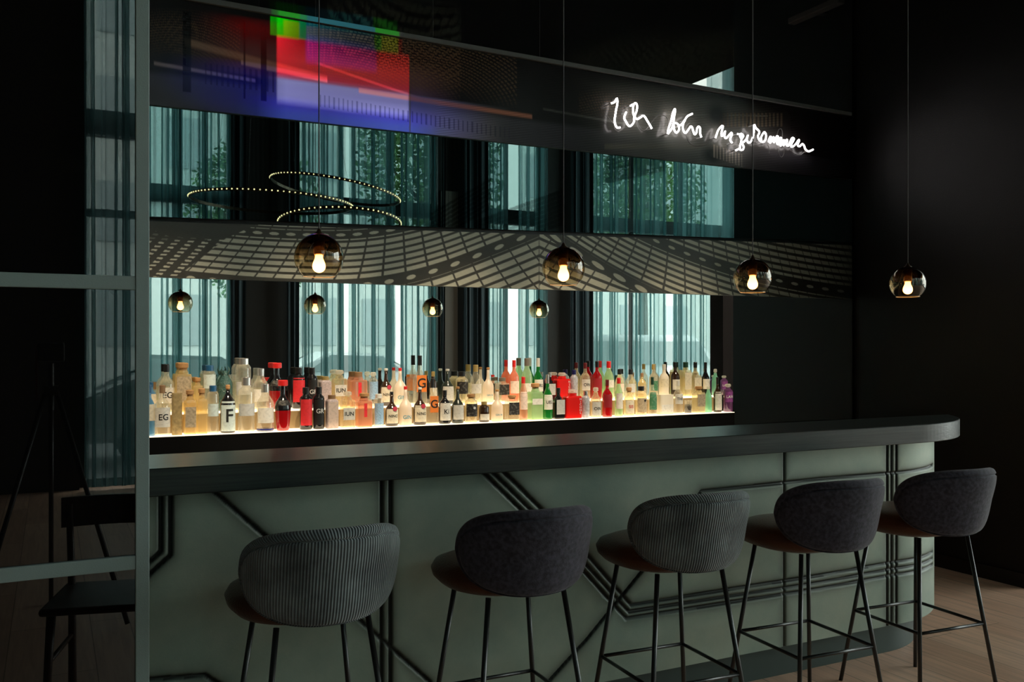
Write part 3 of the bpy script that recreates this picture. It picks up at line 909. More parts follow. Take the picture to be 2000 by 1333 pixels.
G((936, 916), (1146, 1122), (1224, 1209), (1448, 1174), (1600, 1151), (1749, 1123), (1822, 1103))
G((955, 916), (1142, 1100), (1229, 1196), (1448, 1162), (1600, 1139), (1749, 1111), (1822, 1091))
G((978, 916), (1150, 1087), (1233, 1183), (1448, 1148), (1600, 1125), (1749, 1098), (1822, 1078))
G((1060, 1345), (1146, 1250), (1256, 1114), (1370, 960), (1500, 947), (1600, 936), (1749, 924), (1822, 909))
ns = int((S_END-UB0)/0.0048); nz_ = int((Z1B-Z0B)/0.0055)
s_ = np.linspace(UB0, S_END, ns); z_ = np.linspace(Z0B, Z1B, nz_)
SS, ZZ = np.meshgrid(s_, z_)
dmin = np.full(SS.shape, 9.0)
for g in grooves:
    for (s0, zA), (s1, zB) in zip(g, g[1:]):
        dx, dz = s1-s0, zB-zA; L2 = dx*dx+dz*dz+1e-12
        t = np.clip(((SS-s0)*dx+(ZZ-zA)*dz)/L2, 0, 1)
        dmin = np.minimum(dmin, np.hypot(SS-s0-t*dx, ZZ-zA-t*dz))
hw = 0.0050
disp = -0.012*np.clip((hw+0.0025-dmin)/0.005, 0, 1)-0.0012*np.exp(-np.maximum(dmin-hw, 0)/0.008)
R_ = RB+disp
P = np.zeros(SS.shape+(3,))
a_ = np.clip((SS-U0)/RB, 0, PI/2)
P[..., 0] = np.where(SS <= U0, SS, U0+R_*np.sin(a_))
P[..., 1] = np.where(SS <= U0, CN-R_, CN-R_*np.cos(a_)+np.maximum(SS-U0-S_ARC, 0))
P[..., 2] = ZZ
def lacquer():
    m = bpy.data.materials.new('grey_green_lacquered_metal'); m.use_nodes = True
    nt = m.node_tree; p = nt.nodes['Principled BSDF']; n = nt.nodes; l = nt.links
    tc = n.new('ShaderNodeTexCoord'); nz = n.new('ShaderNodeTexNoise'); nz.inputs['Scale'].default_value = 2.2; nz.inputs['Detail'].default_value = 10; nz.inputs['Roughness'].default_value = 0.7
    l.new(tc.outputs['Object'], nz.inputs['Vector'])
    cr = n.new('ShaderNodeValToRGB')
    cr.color_ramp.elements[0].position = 0.3; cr.color_ramp.elements[0].color = (*L3(142, 161, 149), 1)
    cr.color_ramp.elements[1].position = 0.75; cr.color_ramp.elements[1].color = (*L3(180, 188, 170), 1)
    l.new(nz.outputs['Fac'], cr.inputs[0])
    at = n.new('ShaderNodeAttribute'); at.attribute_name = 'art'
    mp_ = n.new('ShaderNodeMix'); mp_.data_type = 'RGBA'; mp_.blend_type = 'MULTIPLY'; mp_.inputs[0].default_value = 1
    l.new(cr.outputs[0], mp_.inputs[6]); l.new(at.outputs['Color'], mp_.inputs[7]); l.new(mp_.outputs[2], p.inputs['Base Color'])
    p.inputs['Roughness'].default_value = 0.48; p.inputs['Metallic'].default_value = 0.25
    n2 = n.new('ShaderNodeTexNoise'); n2.inputs['Scale'].default_value = 180; l.new(tc.outputs['Object'], n2.inputs['Vector'])
    bp = n.new('ShaderNodeBump'); bp.inputs['Strength'].default_value = 0.12; bp.inputs['Distance'].default_value = 0.002
    l.new(n2.outputs['Fac'], bp.inputs['Height']); l.new(bp.outputs[0], p.inputs['Normal'])
    return m
M_lacq = lacquer()
M_top = wood_mat('dark_stained_oak', L3(22, 31, 30), L3(44, 52, 46), 0.30)
bar = empty('bar_counter', (U0, CN, 0))
tag(bar, 'long grey-green bar counter with grooved front, rounded right end and dark wooden top', 'bar counter')
# front colour darkens toward the panel joints
joint_tone = 0.22+0.78*(1-np.exp(-np.maximum(dmin-0.004, 0)/0.020))
joint_tone = np.where(dmin < 0.0065, 0.05, joint_tone)*(0.94+0.10*np.sin(SS*7.3+np.sin(ZZ*5)*2)*np.sin(ZZ*6.1+np.cos(SS*3)*2))
o = grid_obj('front_panel', P, np.repeat(joint_tone[..., None], 3, -1), M_lacq); reparent(o, bar)
def bar_slab(name, r1, r0, za, zb, m, bev=0.0, solid=False):
    bm = bmesh.new()
    ss = [UB0, 0, 1, 2, 3]+[U0+RB*math.acos(0.381/r1)*0.999*k/28 for k in range(29)]
    rows = []
    for s in ss:
        inner = lambda z: (s, NBK, z) if s <= U0 else (U0+r1*math.sin((s-U0)/RB)-0.002, NBK, z)
        rows.append([bm.verts.new(bar_pt(s, r1, za+bev)), bm.verts.new(bar_pt(s, r1, zb-bev)), bm.verts.new(bar_pt(s, r1-bev, zb)),
                     bm.verts.new(inner(zb)), bm.verts.new(inner(za)), bm.verts.new(bar_pt(s, r1-bev, za))])
    for A, B in zip(rows, rows[1:]):
        for k in range(6): bm.faces.new((A[k], A[(k+1) % 6], B[(k+1) % 6], B[k]))
    bm.faces.new(rows[0]); bm.faces.new(rows[-1][::-1])
    return reparent(obj(name, bm, m), bar)
bar_slab('countertop', RT, 0.381, 1.0415, 1.1267, M_top, 0.003, True)
bar_slab('toe_kick', RK, RK-0.05, 0.0, Z0B+0.01, mat('dark_green_plinth', L3(62, 76, 72), 0.5), 0.001)
bar_slab('carcass', RB-0.03, 0.42, Z0B, 1.0415, M_trim, 0.001)

# ------------------------------------------------------------------ back bar with two lit steps
UE = unproj(1437, 807, N-0.28).x
US = -1.3
NF = N-0.268
ZF = unproj(293, 854, NF).z
ZB = 1.160
NS = N-0.13
M_lit = mat('lit_opal_shelf', (0.9, 0.85, 0.75), 0.4, emit=(1.0, 0.80, 0.52), es=1.35)
M_fascia = mat('matt_black_fascia', (0.002, 0.002, 0.002), 0.8, spec=0.1)
e = empty('back_bar', ((US+UE)/2, N-0.15, 0)); tag(e, 'long black back bar unit with two glowing warm glass steps for bottles', 'back bar')
def bb(name, *a, **k): return reparent(boxo(name, *a, **k), e)
bb('cabinet', US, UE-0.01, NF+0.012, N-0.01, 0, ZF-0.03, M_fascia)
bb('front_fascia', US, UE, NF, NF+0.02, ZF-0.16, ZF-0.0035, M_fascia)
bb('lit_step', US, UE, NF, N-0.008, ZF-0.003, ZF, M_lit)
e = empty('bottle_riser', ((US+UE)/2, N-0.07, ZF)); tag(e, 'raised warm lit glass step for the back row of bottles against the mirror', 'shelf')
bb('lit_step', US, UE, NS, N-0.008, ZB-0.008, ZB, M_lit)
bb('riser_front', US, UE, NS+0.002, NS+0.012, ZF+0.0005, ZB-0.008, mat('amber_riser', (0.35, 0.25, 0.12), 0.3))

# ------------------------------------------------------------------ bottles
def glass_mat(name, col, trans=0.55, glow=0.30, rough=0.02):
    """clear or tinted bottle with liquid: see-through, part scattering, glossy skin"""
    if name in MATS: return MATS[name]
    m = bpy.data.materials.new(name); m.use_nodes = True
    nt = m.node_tree; n = nt.nodes; l = nt.links
    n.remove(n['Principled BSDF'])
    T = n.new('ShaderNodeBsdfTransparent'); T.inputs[0].default_value = (*col, 1)
    S = n.new('ShaderNodeBsdfTranslucent'); S.inputs[0].default_value = (*[min(1, c*1.05) for c in col], 1)
    D = n.new('ShaderNodeBsdfDiffuse'); D.inputs[0].default_value = (*col, 1)
    G_ = n.new('ShaderNodeBsdfGlossy'); G_.inputs['Roughness'].default_value = rough; G_.inputs[0].default_value = (1, 1, 1, 1)
    a = n.new('ShaderNodeMixShader'); a.inputs[0].default_value = 0.45
    l.new(S.outputs[0], a.inputs[1]); l.new(D.outputs[0], a.inputs[2])
    b = n.new('ShaderNodeMixShader')
    lw = n.new('ShaderNodeLayerWeight'); lw.inputs[0].default_value = 0.4
    mr = n.new('ShaderNodeMapRange'); mr.inputs[3].default_value = 1-trans; mr.inputs[4].default_value = min(1, 1-trans+0.25)
    l.new(lw.outputs['Facing'], mr.inputs[0]); l.new(mr.outputs[0], b.inputs[0])
    l.new(T.outputs[0], b.inputs[1]); l.new(a.outputs[0], b.inputs[2])
    pw = n.new('ShaderNodeMath'); pw.operation = 'POWER'; pw.inputs[1].default_value = 4.0; l.new(lw.outputs['Facing'], pw.inputs[0])
    fr = n.new('ShaderNodeMath'); fr.operation = 'MULTIPLY_ADD'; fr.inputs[1].default_value = 0.8; fr.inputs[2].default_value = 0.09; l.new(pw.outputs[0], fr.inputs[0])
    c = n.new('ShaderNodeMixShader'); l.new(fr.outputs[0], c.inputs[0])
    l.new(b.outputs[0], c.inputs[1]); l.new(G_.outputs[0], c.inputs[2])
    l.new(c.outputs[0], n['Material Output'].inputs[0])
    MATS[name] = m
    return m

GL = {
 'clear': lambda: glass_mat('clear_bottle_glass', (0.94, 0.92, 0.84), 0.88),
 'warm': lambda: glass_mat('warm_clear_glass', (0.95, 0.89, 0.70), 0.76),
 'gold': lambda: glass_mat('gold_tinted_glass', (0.92, 0.80, 0.50), 0.62, rough=0.15),
 'green': lambda: glass_mat('bright_green_glass', (0.03, 0.38, 0.08), 0.45),
 'pale': lambda: glass_mat('pale_green_glass', (0.66, 0.86, 0.58), 0.55),
 'mint': lambda: glass_mat('mint_glass', (0.45, 0.85, 0.66), 0.35),
 'pink': lambda: glass_mat('pink_gin_glass', (0.98, 0.42, 0.28), 0.35),
 'rose': lambda: glass_mat('rose_amber_glass', (0.88, 0.58, 0.42), 0.6),
 'red': lambda: glass_mat('ruby_red_glass', (0.62, 0.02, 0.03), 0.35),
 'scarlet': lambda: mat('scarlet_lacquered_glass', (0.80, 0.015, 0.012), 0.2, spec=0.6),
 'black': lambda: mat('black_bottle_glass', (0.010, 0.010, 0.012), 0.08, spec=0.8),
 'brown': lambda: mat('dark_brown_glass', (0.035, 0.018, 0.010), 0.12, spec=0.8),
 'olive': lambda: mat('dark_olive_glass', (0.03, 0.04, 0.03), 0.25, spec=0.7),
 'frost': lambda: glass_mat('frosted_glass', (0.90, 0.82, 0.72), 0.12, rough=0.5),
 'white': lambda: mat('white_ceramic', (0.75, 0.76, 0.78), 0.3),
 'grey': lambda: mat('grey_white_patterned_glass', (0.55, 0.57, 0.62), 0.3, noise=0.8, nscale=60),
 'blue': lambda: glass_mat('light_blue_glass', (0.25, 0.50, 0.72), 0.5),
 'teal': lambda: mat('dark_teal_scaled_glass', (0.04, 0.10, 0.09), 0.2, bump=1, bscale=90),
 'card': lambda: mat('gilded_brown_card', (0.42, 0.30, 0.13), 0.6, noise=0.9, nscale=45),
 'lilac': lambda: mat('lilac_patterned_glass', (0.62, 0.50, 0.50), 0.5, noise=0.6, nscale=110),
 'cream': lambda: mat('cream_card', (0.80, 0.72, 0.58), 0.7),
 'purple': lambda: glass_mat('violet_glass', (0.32, 0.13, 0.34), 0.4),
}
CP = {
 'k': lambda: mat('black_cap', (0.012, 0.012, 0.013), 0.35), 's': lambda: mat('silver_cap', (0.62, 0.60, 0.57), 0.25, metal=0.8),
 'c': lambda: mat('cork_stopper', (0.50, 0.26, 0.10), 0.8, noise=0.4, nscale=200), 'r': lambda: mat('red_cap', (0.72, 0.02, 0.02), 0.35),
 'dr': lambda: mat('dark_red_cap', (0.16, 0.015, 0.02), 0.4), 'b': lambda: mat('blue_cap', (0.02, 0.10, 0.22), 0.3),
 'w': lambda: mat('white_cap', (0.72, 0.70, 0.64), 0.5), 'g': lambda: mat('grey_brown_cap', (0.16, 0.14, 0.11), 0.5),
 'y': lambda: mat('amber_stopper', (0.42, 0.30, 0.10), 0.4), 'gn': lambda: mat('dark_green_cap', (0.01, 0.05, 0.03), 0.4),
 'gl': lambda: glass_mat('glass_stopper', (0.95, 0.93, 0.85), 0.5), 'wd': lambda: mat('wooden_stopper', (0.30, 0.17, 0.08), 0.6),
 'nb': lambda: mat('navy_cap', (0.01, 0.012, 0.12), 0.4),
}
LB = {
 'coal': (0.012, 0.012, 0.012), 'white': (0.78, 0.75, 0.68), 'cream': (0.74, 0.66, 0.50), 'black': (0.02, 0.018, 0.016), 'red': (0.85, 0.03, 0.04), 'orange': (0.85, 0.22, 0.03),
 'bluepat': (0.30, 0.48, 0.68), 'pale': (0.62, 0.72, 0.70), 'purple': (0.28, 0.06, 0.28), 'grey': (0.55, 0.55, 0.53), 'green': (0.05, 0.20, 0.10),
 'tan': (0.45, 0.36, 0.24), 'pinkt': (0.85, 0.66, 0.56), 'crim': (0.35, 0.01, 0.02),
}
def lab_mat(k):
    if k in ('white', 'cream', 'grey', 'pinkt', 'black', 'green', 'pale', 'red'):
        nm = 'printed_label_'+k
        if nm in MATS: return MATS[nm]
        m = bpy.data.materials.new(nm); m.use_nodes = True
        nt = m.node_tree; p = nt.nodes['Principled BSDF']; n = nt.nodes; l = nt.links
        tc = n.new('ShaderNodeTexCoord'); sp = n.new('ShaderNodeSeparateXYZ'); l.new(tc.outputs['Object'], sp.inputs[0])
        cb = n.new('ShaderNodeCombineXYZ'); l.new(sp.outputs[0], cb.inputs[0]); l.new(sp.outputs[2], cb.inputs[1])
        br = n.new('ShaderNodeTexBrick'); br.inputs['Scale'].default_value = 1
        br.inputs['Brick Width'].default_value = 0.0026; br.inputs['Row Height'].default_value = 0.0048; br.inputs['Mortar Size'].default_value = 0.0009
        br.inputs['Color1'].default_value = (1, 1, 1, 1); br.inputs['Color2'].default_value = (1, 1, 1, 1); br.inputs['Mortar'].default_value = (0, 0, 0, 1)
        l.new(cb.outputs[0], br.inputs['Vector'])
        nz = n.new('ShaderNodeTexNoise'); nz.inputs['Scale'].default_value = 70; nz.inputs['Detail'].default_value = 0; l.new(cb.outputs[0], nz.inputs['Vector'])
        gt = n.new('ShaderNodeMath'); gt.operation = 'GREATER_THAN'; gt.inputs[1].default_value = 0.56; l.new(nz.outputs['Fac'], gt.inputs[0])
        mu = n.new('ShaderNodeMath'); mu.operation = 'MULTIPLY'; l.new(br.outputs['Color'], mu.inputs[0]); l.new(gt.outputs[0], mu.inputs[1])
        m2 = n.new('ShaderNodeMath'); m2.operation = 'MULTIPLY'; m2.inputs[1].default_value = 0.55; l.new(mu.outputs[0], m2.inputs[0])
        mx = n.new('ShaderNodeMix'); mx.data_type = 'RGBA'; mx.inputs[6].default_value = (*LB[k], 1)
        dk = k in ('black', 'green')
        mx.inputs[7].default_value = (0.6, 0.58, 0.5, 1) if dk else ((0.35, 0.01, 0.01, 1) if k == 'red' else (0.08, 0.07, 0.06, 1))
        l.new(m2.outputs[0], mx.inputs[0]); l.new(mx.outputs[2], p.inputs['Base Color']); p.inputs['Roughness'].default_value = 0.6
        MATS[nm] = m
        return m
    return mat('label_'+k, LB[k], 0.6, noise=(0.75 if k in ('bluepat', 'purple', 'tan') else 0.05), nscale=(160 if k == 'bluepat' else 90))
INK = mat('black_ink', (0.01, 0.01, 0.01), 0.6)
INKW = mat('white_ink', (0.8, 0.8, 0.78), 0.6)
INKR = mat('red_ink', (0.55, 0.02, 0.02), 0.6)
INKB = mat('blue_ink', (0.03, 0.30, 0.42), 0.6)

# profiles: (z share, radius share) for the glass; then cap share start, cap radius share
SH = {
 'std':  ([(0, .90), (.015, .98), (.04, 1), (.56, 1), (.62, .93), (.68, .68), (.73, .40), (.78, .33), (.86, .33)], .84, .37),
 'long': ([(0, .90), (.015, .98), (.04, 1), (.48, 1), (.55, .9), (.63, .58), (.70, .36), (.86, .32)], .80, .36),
 'bulb': ([(0, .92), (.02, 1), (.40, 1), (.48, .97), (.55, .82), (.61, .55), (.67, .34), (.80, .27), (.93, .26)], .92, .28),
 'jug':  ([(0, .70), (.04, .80), (.30, .95), (.46, 1), (.56, .86), (.63, .56), (.69, .34), (.90, .30)], .88, .62),
 'wide': ([(0, .92), (.02, 1), (.72, 1), (.77, .90), (.80, .62), (.84, .5), (.87, .5)], .85, .56),
 'cyl':  ([(0, .93), (.02, 1), (.80, 1), (.83, .96), (.86, .80), (.88, .74)], .87, .66),
 'dome': ([(0, .92), (.02, 1), (.50, 1), (.58, .96), (.66, .82), (.72, .60), (.77, .46), (.84, .44)], .82, .46),
 'round': ([(0, .62), (.04, .78), (.16, .96), (.30, 1), (.44, .96), (.56, .74), (.64, .44), (.72, .33), (.86, .31)], .84, .38),
 'carton': ([(0, 1), (.995, 1), (1, .99)], None, 0),
 'tumbler': ([(0, .85), (.02, .9), (.96, 1), (1, .97), (1, .9), (.2, .8)], None, 0),
 'teapot': ([(0, .9), (.03, 1), (.60, 1), (.68, .86), (.76, .5), (.82, .30), (.90, .24)], .88, .26),
 'slim': ([(0, .92), (.02, 1), (.62, .92), (.72, .66), (.80, .45), (.87, .4)], .85, .44),
}
# row, x centre, x width, top y, profile, square?, glass, cap, (label, z0, z1, word, ink), description
B = [
 # front row, left to right
 ('f', 292, 22, 752, 'std', 0, 'blue', 'b', ('cream', .30, .62, '', ''), 'pale blue glass bottle half hidden by the partition post'),
 ('f', 317, 33, 752.7, 'std', 0, 'clear', 'wd', ('white', .17, .56, 'EG', INK), 'clear bottle with white label reading EG and long clear neck'),
 ('f', 345.5, 21, 768, 'carton', 1, 'card', None, None, 'narrow tall box with gilded brown ornament'),
 ('f', 371, 26, 762, 'wide', 1, 'gold', 'c', ('tan', .16, .62, '', ''), 'gold tinted square bottle with twine and ornament'),
 ('f', 394, 22, 759, 'wide', 1, 'gold', 'c', None, 'gold textured square bottle with cork'),
 ('f', 416, 23, 753.4, 'cyl', 0, 'clear', 'b', ('pale', .36, .62, '', ''), 'clear cylindrical bottle with wide blue cap'),
 ('f', 445, 31, 752, 'teapot', 0, 'black', 'c', ('pale', .04, .66, 'F', INK), 'black bottle with pale green oval label and big letter F'),
 ('f', 481, 34, 737, 'wide', 0, 'clear', 's', ('grey', .30, .52, '', ''), 'stout clear bottle with small red seal and silver cap'),
 ('f', 518, 35, 750, 'dome', 0, 'clear', 's', ('white', .18, .5, '', ''), 'clear bottle with blue foot, white print and silver cap'),
 ('f', 552.5, 33, 742.7, 'jug', 0, 'red', 'r', ('black', .50, .60, '', ''), 'red jug-shaped bottle with black shoulders and red cap'),
 ('f', 597.5, 25, 757, 'wide', 0, 'black', 'k', ('red', .10, .72, '', ''), 'black bottle with bright red label'),
 ('f', 622.5, 23, 756, 'wide', 0, 'black', 'k', ('coal', .1, .75, 'GR', INKW), 'black bottle with white GR lettering'),
 ('f', 648, 24, 772, 'cyl', 1, 'lilac', 'wd', ('pinkt', .04, .80, '', ''), 'pinkish grey patterned square bottle'),
 ('f', 679, 28, 765, 'wide', 1, 'warm', 'gl', ('white', .22, .55, 'IUN', INK), 'clear square bottle with framed white label and glass stopper'),
 ('f', 711, 31, 768, 'wide', 1, 'rose', 'c', ('red', .30, .70, '', ''), 'amber-pink bottle with red ribbon seal'),
 ('f', 739.5, 20, 770, 'cyl', 0, 'clear', 'w', ('bluepat', .06, .72, '', ''), 'slim bottle covered in blue and white pattern'),
 ('f', 765, 26, 765.5, 'bulb', 0, 'brown', 'k', ('cream', .08, .50, 'NINO', INK), 'dark bulbous bottle, cream label and pink seal, beside the blue pattern'),
 ('f', 792, 26, 755, 'bulb', 0, 'frost', 'r', ('frost', 0, 0, 'GIN', INKB), 'frosted cream bottle with red cap and blue word GIN'),
 ('f', 820, 26, 757, 'bulb', 0, 'brown', 'w', ('cream', .08, .52, 'NINO', INK), 'dark bulbous bottle, cream label and pink seal, beside the orange G'),
 ('f', 844.5, 20, 740, 'long', 1, 'clear', 'k', ('orange', .26, .62, 'G', INK), 'clear bottle with orange label and letter G'),
 ('f', 868.5, 24, 762.6, 'std', 0, 'black', 'k', ('white', .10, .62, 'Ki', INK), 'black bottle with tall white label and pale cap'),
 ('f', 894, 24, 755.6, 'bulb', 0, 'olive', 'c', ('white', .10, .50, '', ''), 'dark olive onion-shaped bottle with white label'),
 ('f', 920, 25, 770, 'wide', 0, 'warm', 'c', ('black', .22, .66, '', ''), 'stout clear bottle with black label and round white emblem'),
 ('f', 945.5, 21, 785, 'wide', 0, 'brown', 'y', ('white', .1, .4, '', ''), 'low dark faceted bottle with small white tag'),
 ('f', 971, 24, 761, 'bulb', 0, 'frost', 'c', ('frost', 0, 0, 'GIN IN', INKB), 'frosted white bottle with light blue lettering and cork'),
 ('f', 1000, 25, 772, 'wide', 1, 'clear', 'c', ('black', .24, .72, '', ''), 'clear square bottle with square black label'),
 ('f', 1022, 18, 736.5, 'slim', 0, 'rose', 'r', ('pinkt', .25, .66, '', ''), 'slim rose bottle with red cap'),
 ('f', 1045.5, 25, 749, 'wide', 1, 'pale', 'c', ('white', .42, .58, '', ''), 'pale green square bottle with orange stopper'),
 ('f', 1069.5, 20, 732, 'long', 0, 'green', 's', ('white', .22, .55, 'UB2', INK), 'bright green bottle with tall white label and silver cap'),
 ('f', 1090.5, 20, 758, 'std', 1, 'black', 'k', ('grey', .15, .62, '', ''), 'small dark bottle with grey printed label'),
 ('f', 1117.5, 34, 761, 'wide', 1, 'scarlet', 'gl', ('red', 0, 0, '', ''), 'broad scarlet square bottle with white lettering down its edge'),
 ('f', 1144, 16, 764, 'wide', 0, 'grey', 's', None, 'small grey and white patterned bottle'),
 ('f', 1163.5, 21, 757, 'dome', 0, 'warm', 'gl', ('white', .06, .52, 'OIN', INK), 'clear bottle with white label reading OIN'),
 ('f', 1186, 20, 742, 'std', 0, 'red', 'dr', ('crim', .25, .60, '', ''), 'dark ruby red bottle'),
 ('f', 1208.5, 17, 738.5, 'slim', 0, 'pale', 'r', ('white', .2, .6, '', ''), 'slim green-gold bottle with red cap'),
 ('f', 1228.5, 21, 757, 'dome', 0, 'warm', 'c', ('cream', .10, .55, 'SIS', INKR), 'clear bottle with cream label and pink print'),
 ('f', 1252, 23, 755, 'wide', 0, 'warm', 'k', ('tan', .12, .60, '', ''), 'round clear bottle with dark wreath emblem and black cap'),
 ('f', 1274, 18, 737, 'long', 0, 'clear', 'gn', ('green', .14, .60, '', ''), 'clear bottle with green and brown picture label'),
 ('f', 1299, 28, 771, 'carton', 1, 'cream', None, ('white', .1, .5, '', ''), 'small white cardboard box with pink print'),
 ('f', 1324.5, 19, 744, 'std', 0, 'clear', 'w', ('white', .30, .60, 'THE', INK), 'clear bottle with white label in slanted black print'),
 ('f', 1344, 17, 782, 'tumbler', 0, 'clear', None, None, 'small clear tumbler of dark liquid'),
 ('f', 1364.5, 19, 755, 'wide', 1, 'warm', 'c', ('tan', .25, .7, '', ''), 'clear square bottle with orange stopper and brown picture'),
 ('f', 1383.5, 15, 755, 'slim', 0, 'mint', 'gl', None, 'slim mint green bottle'),
 ('f', 1401.5, 17, 737, 'long', 0, 'brown', 'k', ('white', .06, .58, '', ''), 'dark bottle with big white label and green horse picture'),
 ('f', 1422, 19, 750, 'wide', 0, 'purple', 'gl', ('purple', .35, .72, 'LAW', INKW), 'violet bottle with white lettering LAW'),
 # back row, left to right
 ('b', 296, 20, 747, 'std', 0, 'blue', 'b', ('cream', .3, .62, '', ''), 'blue capped bottle with cream label at the far left'),
 ('b', 325, 33, 712, 'std', 0, 'clear', 'k', ('white', .2, .52, 'EG', INK), 'clear bottle with white EG label and black cap'),
 ('b', 358, 35, 709, 'wide', 1, 'gold', 'c', ('tan', .2, .72, '', ''), 'tall gold square bottle with engraved frame and cork'),
 ('b', 386, 20, 738, 'wide', 1, 'gold', 'c', None, 'lower gold bottle with broad orange cork'),
 ('b', 409, 26, 714, 'cyl', 0, 'clear', 'b', ('pale', .5, .8, '', ''), 'clear cylinder bottle with wide blue cap'),
 ('b', 440, 30, 716, 'teapot', 0, 'teal', None, None, 'dark green scaled bottle with pointed horns'),
 ('b', 475, 32, 700, 'cyl', 0, 'clear', 's', ('grey', .3, .55, '', ''), 'tall clear bottle with silver cap'),
 ('b', 509, 33, 720, 'dome', 0, 'clear', 's', ('white', .2, .5, '', ''), 'round-shouldered clear bottle with broad silver cap'),
 ('b', 541, 31, 709, 'jug', 0, 'red', 'r', ('black', .5, .62, '', ''), 'red and black jug-shaped bottle with flat red cap'),
 ('b', 583, 26, 718.5, 'wide', 0, 'black', 'k', ('red', .16, .75, '', ''), 'black bottle with red label'),
 ('b', 609.5, 22, 718.5, 'wide', 0, 'black', 'k', ('coal', .1, .7, 'GR', INKW), 'black bottle with white GR lettering'),
 ('b', 635, 23, 735.6, 'cyl', 1, 'lilac', 'y', None, 'pinkish patterned bottle with amber stopper'),
 ('b', 663, 29, 723, 'wide', 1, 'warm', 'gl', ('white', .3, .6, 'IUN', INK), 'clear bottle with framed label and round glass stopper'),
 ('b', 700, 34, 727, 'wide', 1, 'rose', 'wd', ('red', .3, .7, '', ''), 'amber-pink bottle with red seal and wooden stopper'),
 ('b', 729, 19, 727, 'wide', 0, 'clear', 'gl', ('bluepat', .2, .72, '', ''), 'blue patterned bottle with glass stopper'),
 ('b', 754, 25, 720, 'bulb', 0, 'brown', 'w', ('cream', .1, .5, 'NINO', INK), 'dark bulbous bottle with pink seal and pale cork'),
 ('b', 781.5, 25, 719, 'bulb', 0, 'frost', 'r', ('frost', 0, 0, 'GIN', INKB), 'frosted cream bottle with bright red cap'),
 ('b', 820, 24, 694.7, 'long', 1, 'clear', 'k', ('orange', .26, .60, 'G', INK), 'tallest bottle, clear with black cap and orange G label'),
 ('b', 846, 17, 726, 'slim', 0, 'brown', 'y', ('cream', .1, .5, '', ''), 'slim brown bottle with amber stopper'),
 ('b', 874, 25, 721, 'bulb', 0, 'olive', 'w', ('white', .1, .5, '', ''), 'dark onion-shaped bottle with pale cork and white label'),
 ('b', 902, 25, 726, 'wide', 0, 'warm', 'k', ('black', .3, .68, '', ''), 'stout bottle with black label and black stopper'),
 ('b', 929, 23, 713, 'dome', 0, 'clear', 'y', ('white', .25, .5, '', ''), 'clear bottle with broad amber stopper'),
 ('b', 953.5, 22, 718, 'bulb', 0, 'frost', 'c', ('frost', 0, 0, 'GIN IN', INKB), 'frosted white bottle with orange cork'),
 ('b', 981, 24, 738, 'wide', 1, 'clear', 'g', ('black', .3, .72, '', ''), 'low square bottle with square black label'),
 ('b', 1004, 20, 704, 'std', 0, 'pink', 'r', ('pinkt', .2, .5, '', ''), 'bright pink-orange bottle with red cap'),
 ('b', 1029, 22, 700, 'dome', 0, 'pale', 'g', ('white', .22, .42, '', ''), 'pale green bottle with tall grey-brown cap'),
 ('b', 1051, 20, 700, 'long', 0, 'green', 'w', ('white', .22, .5, 'UB2', INK), 'dark green bottle with whitish cap'),
 ('b', 1074, 17, 728, 'std', 1, 'black', 's', ('grey', .2, .6, '', ''), 'small dark bottle with silver cap'),
 ('b', 1097.5, 29, 728, 'wide', 1, 'scarlet', 'gl', ('red', 0, 0, '', ''), 'broad scarlet square bottle with clear stopper'),
 ('b', 1121, 16, 723, 'wide', 0, 'grey', 'nb', None, 'white patterned bottle with navy cap'),
 ('b', 1143, 20, 709, 'std', 0, 'warm', 'dr', ('white', .25, .55, 'OIN', INK), 'clear bottle with white label and dark red cap'),
 ('b', 1166, 20, 706, 'std', 0, 'red', 'k', ('crim', .25, .55, '', ''), 'ruby red bottle with black-topped neck'),
 ('b', 1189, 20, 706, 'dome', 0, 'pale', 'r', ('white', .3, .5, '', ''), 'green-gold bottle with red cap'),
 ('b', 1210, 18, 721.6, 'dome', 0, 'warm', 'k', ('pinkt', .2, .5, '', ''), 'clear bottle with flat black stopper, left of the pair'),
 ('b', 1231.5, 20, 721.6, 'dome', 0, 'clear', 'k', ('grey', .2, .5, '', ''), 'clear bottle with flat black stopper, right of the pair'),
 ('b', 1254, 17, 729, 'std', 0, 'gold', 'wd', ('tan', .2, .5, '', ''), 'short golden bottle with wooden stopper'),
 ('b', 1276, 18, 712, 'std', 0, 'clear', 'y', ('green', .2, .5, '', ''), 'clear bottle with tall amber cap'),
 ('b', 1297, 20, 712, 'std', 0, 'cream', 'w', ('cream', .3, .55, '', ''), 'cream bottle with tall cream cap'),
 ('b', 1319, 18, 708, 'std', 0, 'brown', 'k', ('white', .2, .5, '', ''), 'dark brown bottle with black cap'),
 ('b', 1339, 16, 708, 'wide', 1, 'warm', 'gn', ('cream', .2, .7, '', ''), 'clear square bottle with dark green cap'),
 ('b', 1358, 17, 708, 'std', 1, 'warm', 'k', ('cream', .25, .55, '', ''), 'clear flat bottle with black cap'),
 ('b', 1378, 17, 708, 'long', 0, 'black', 'k', ('white', .2, .5, '', ''), 'black bottle with horse label'),
 ('b', 1397, 14, 721, 'dome', 0, 'mint', 'gl', None, 'mint bottle with pale carved stopper'),
 ('b', 1414, 15, 734, 'wide', 0, 'purple', 'gl', ('purple', .3, .7, 'LAW', INKW), 'violet patterned bottle at the right end'),
]
NFB, NBB = N-0.212, N-0.060
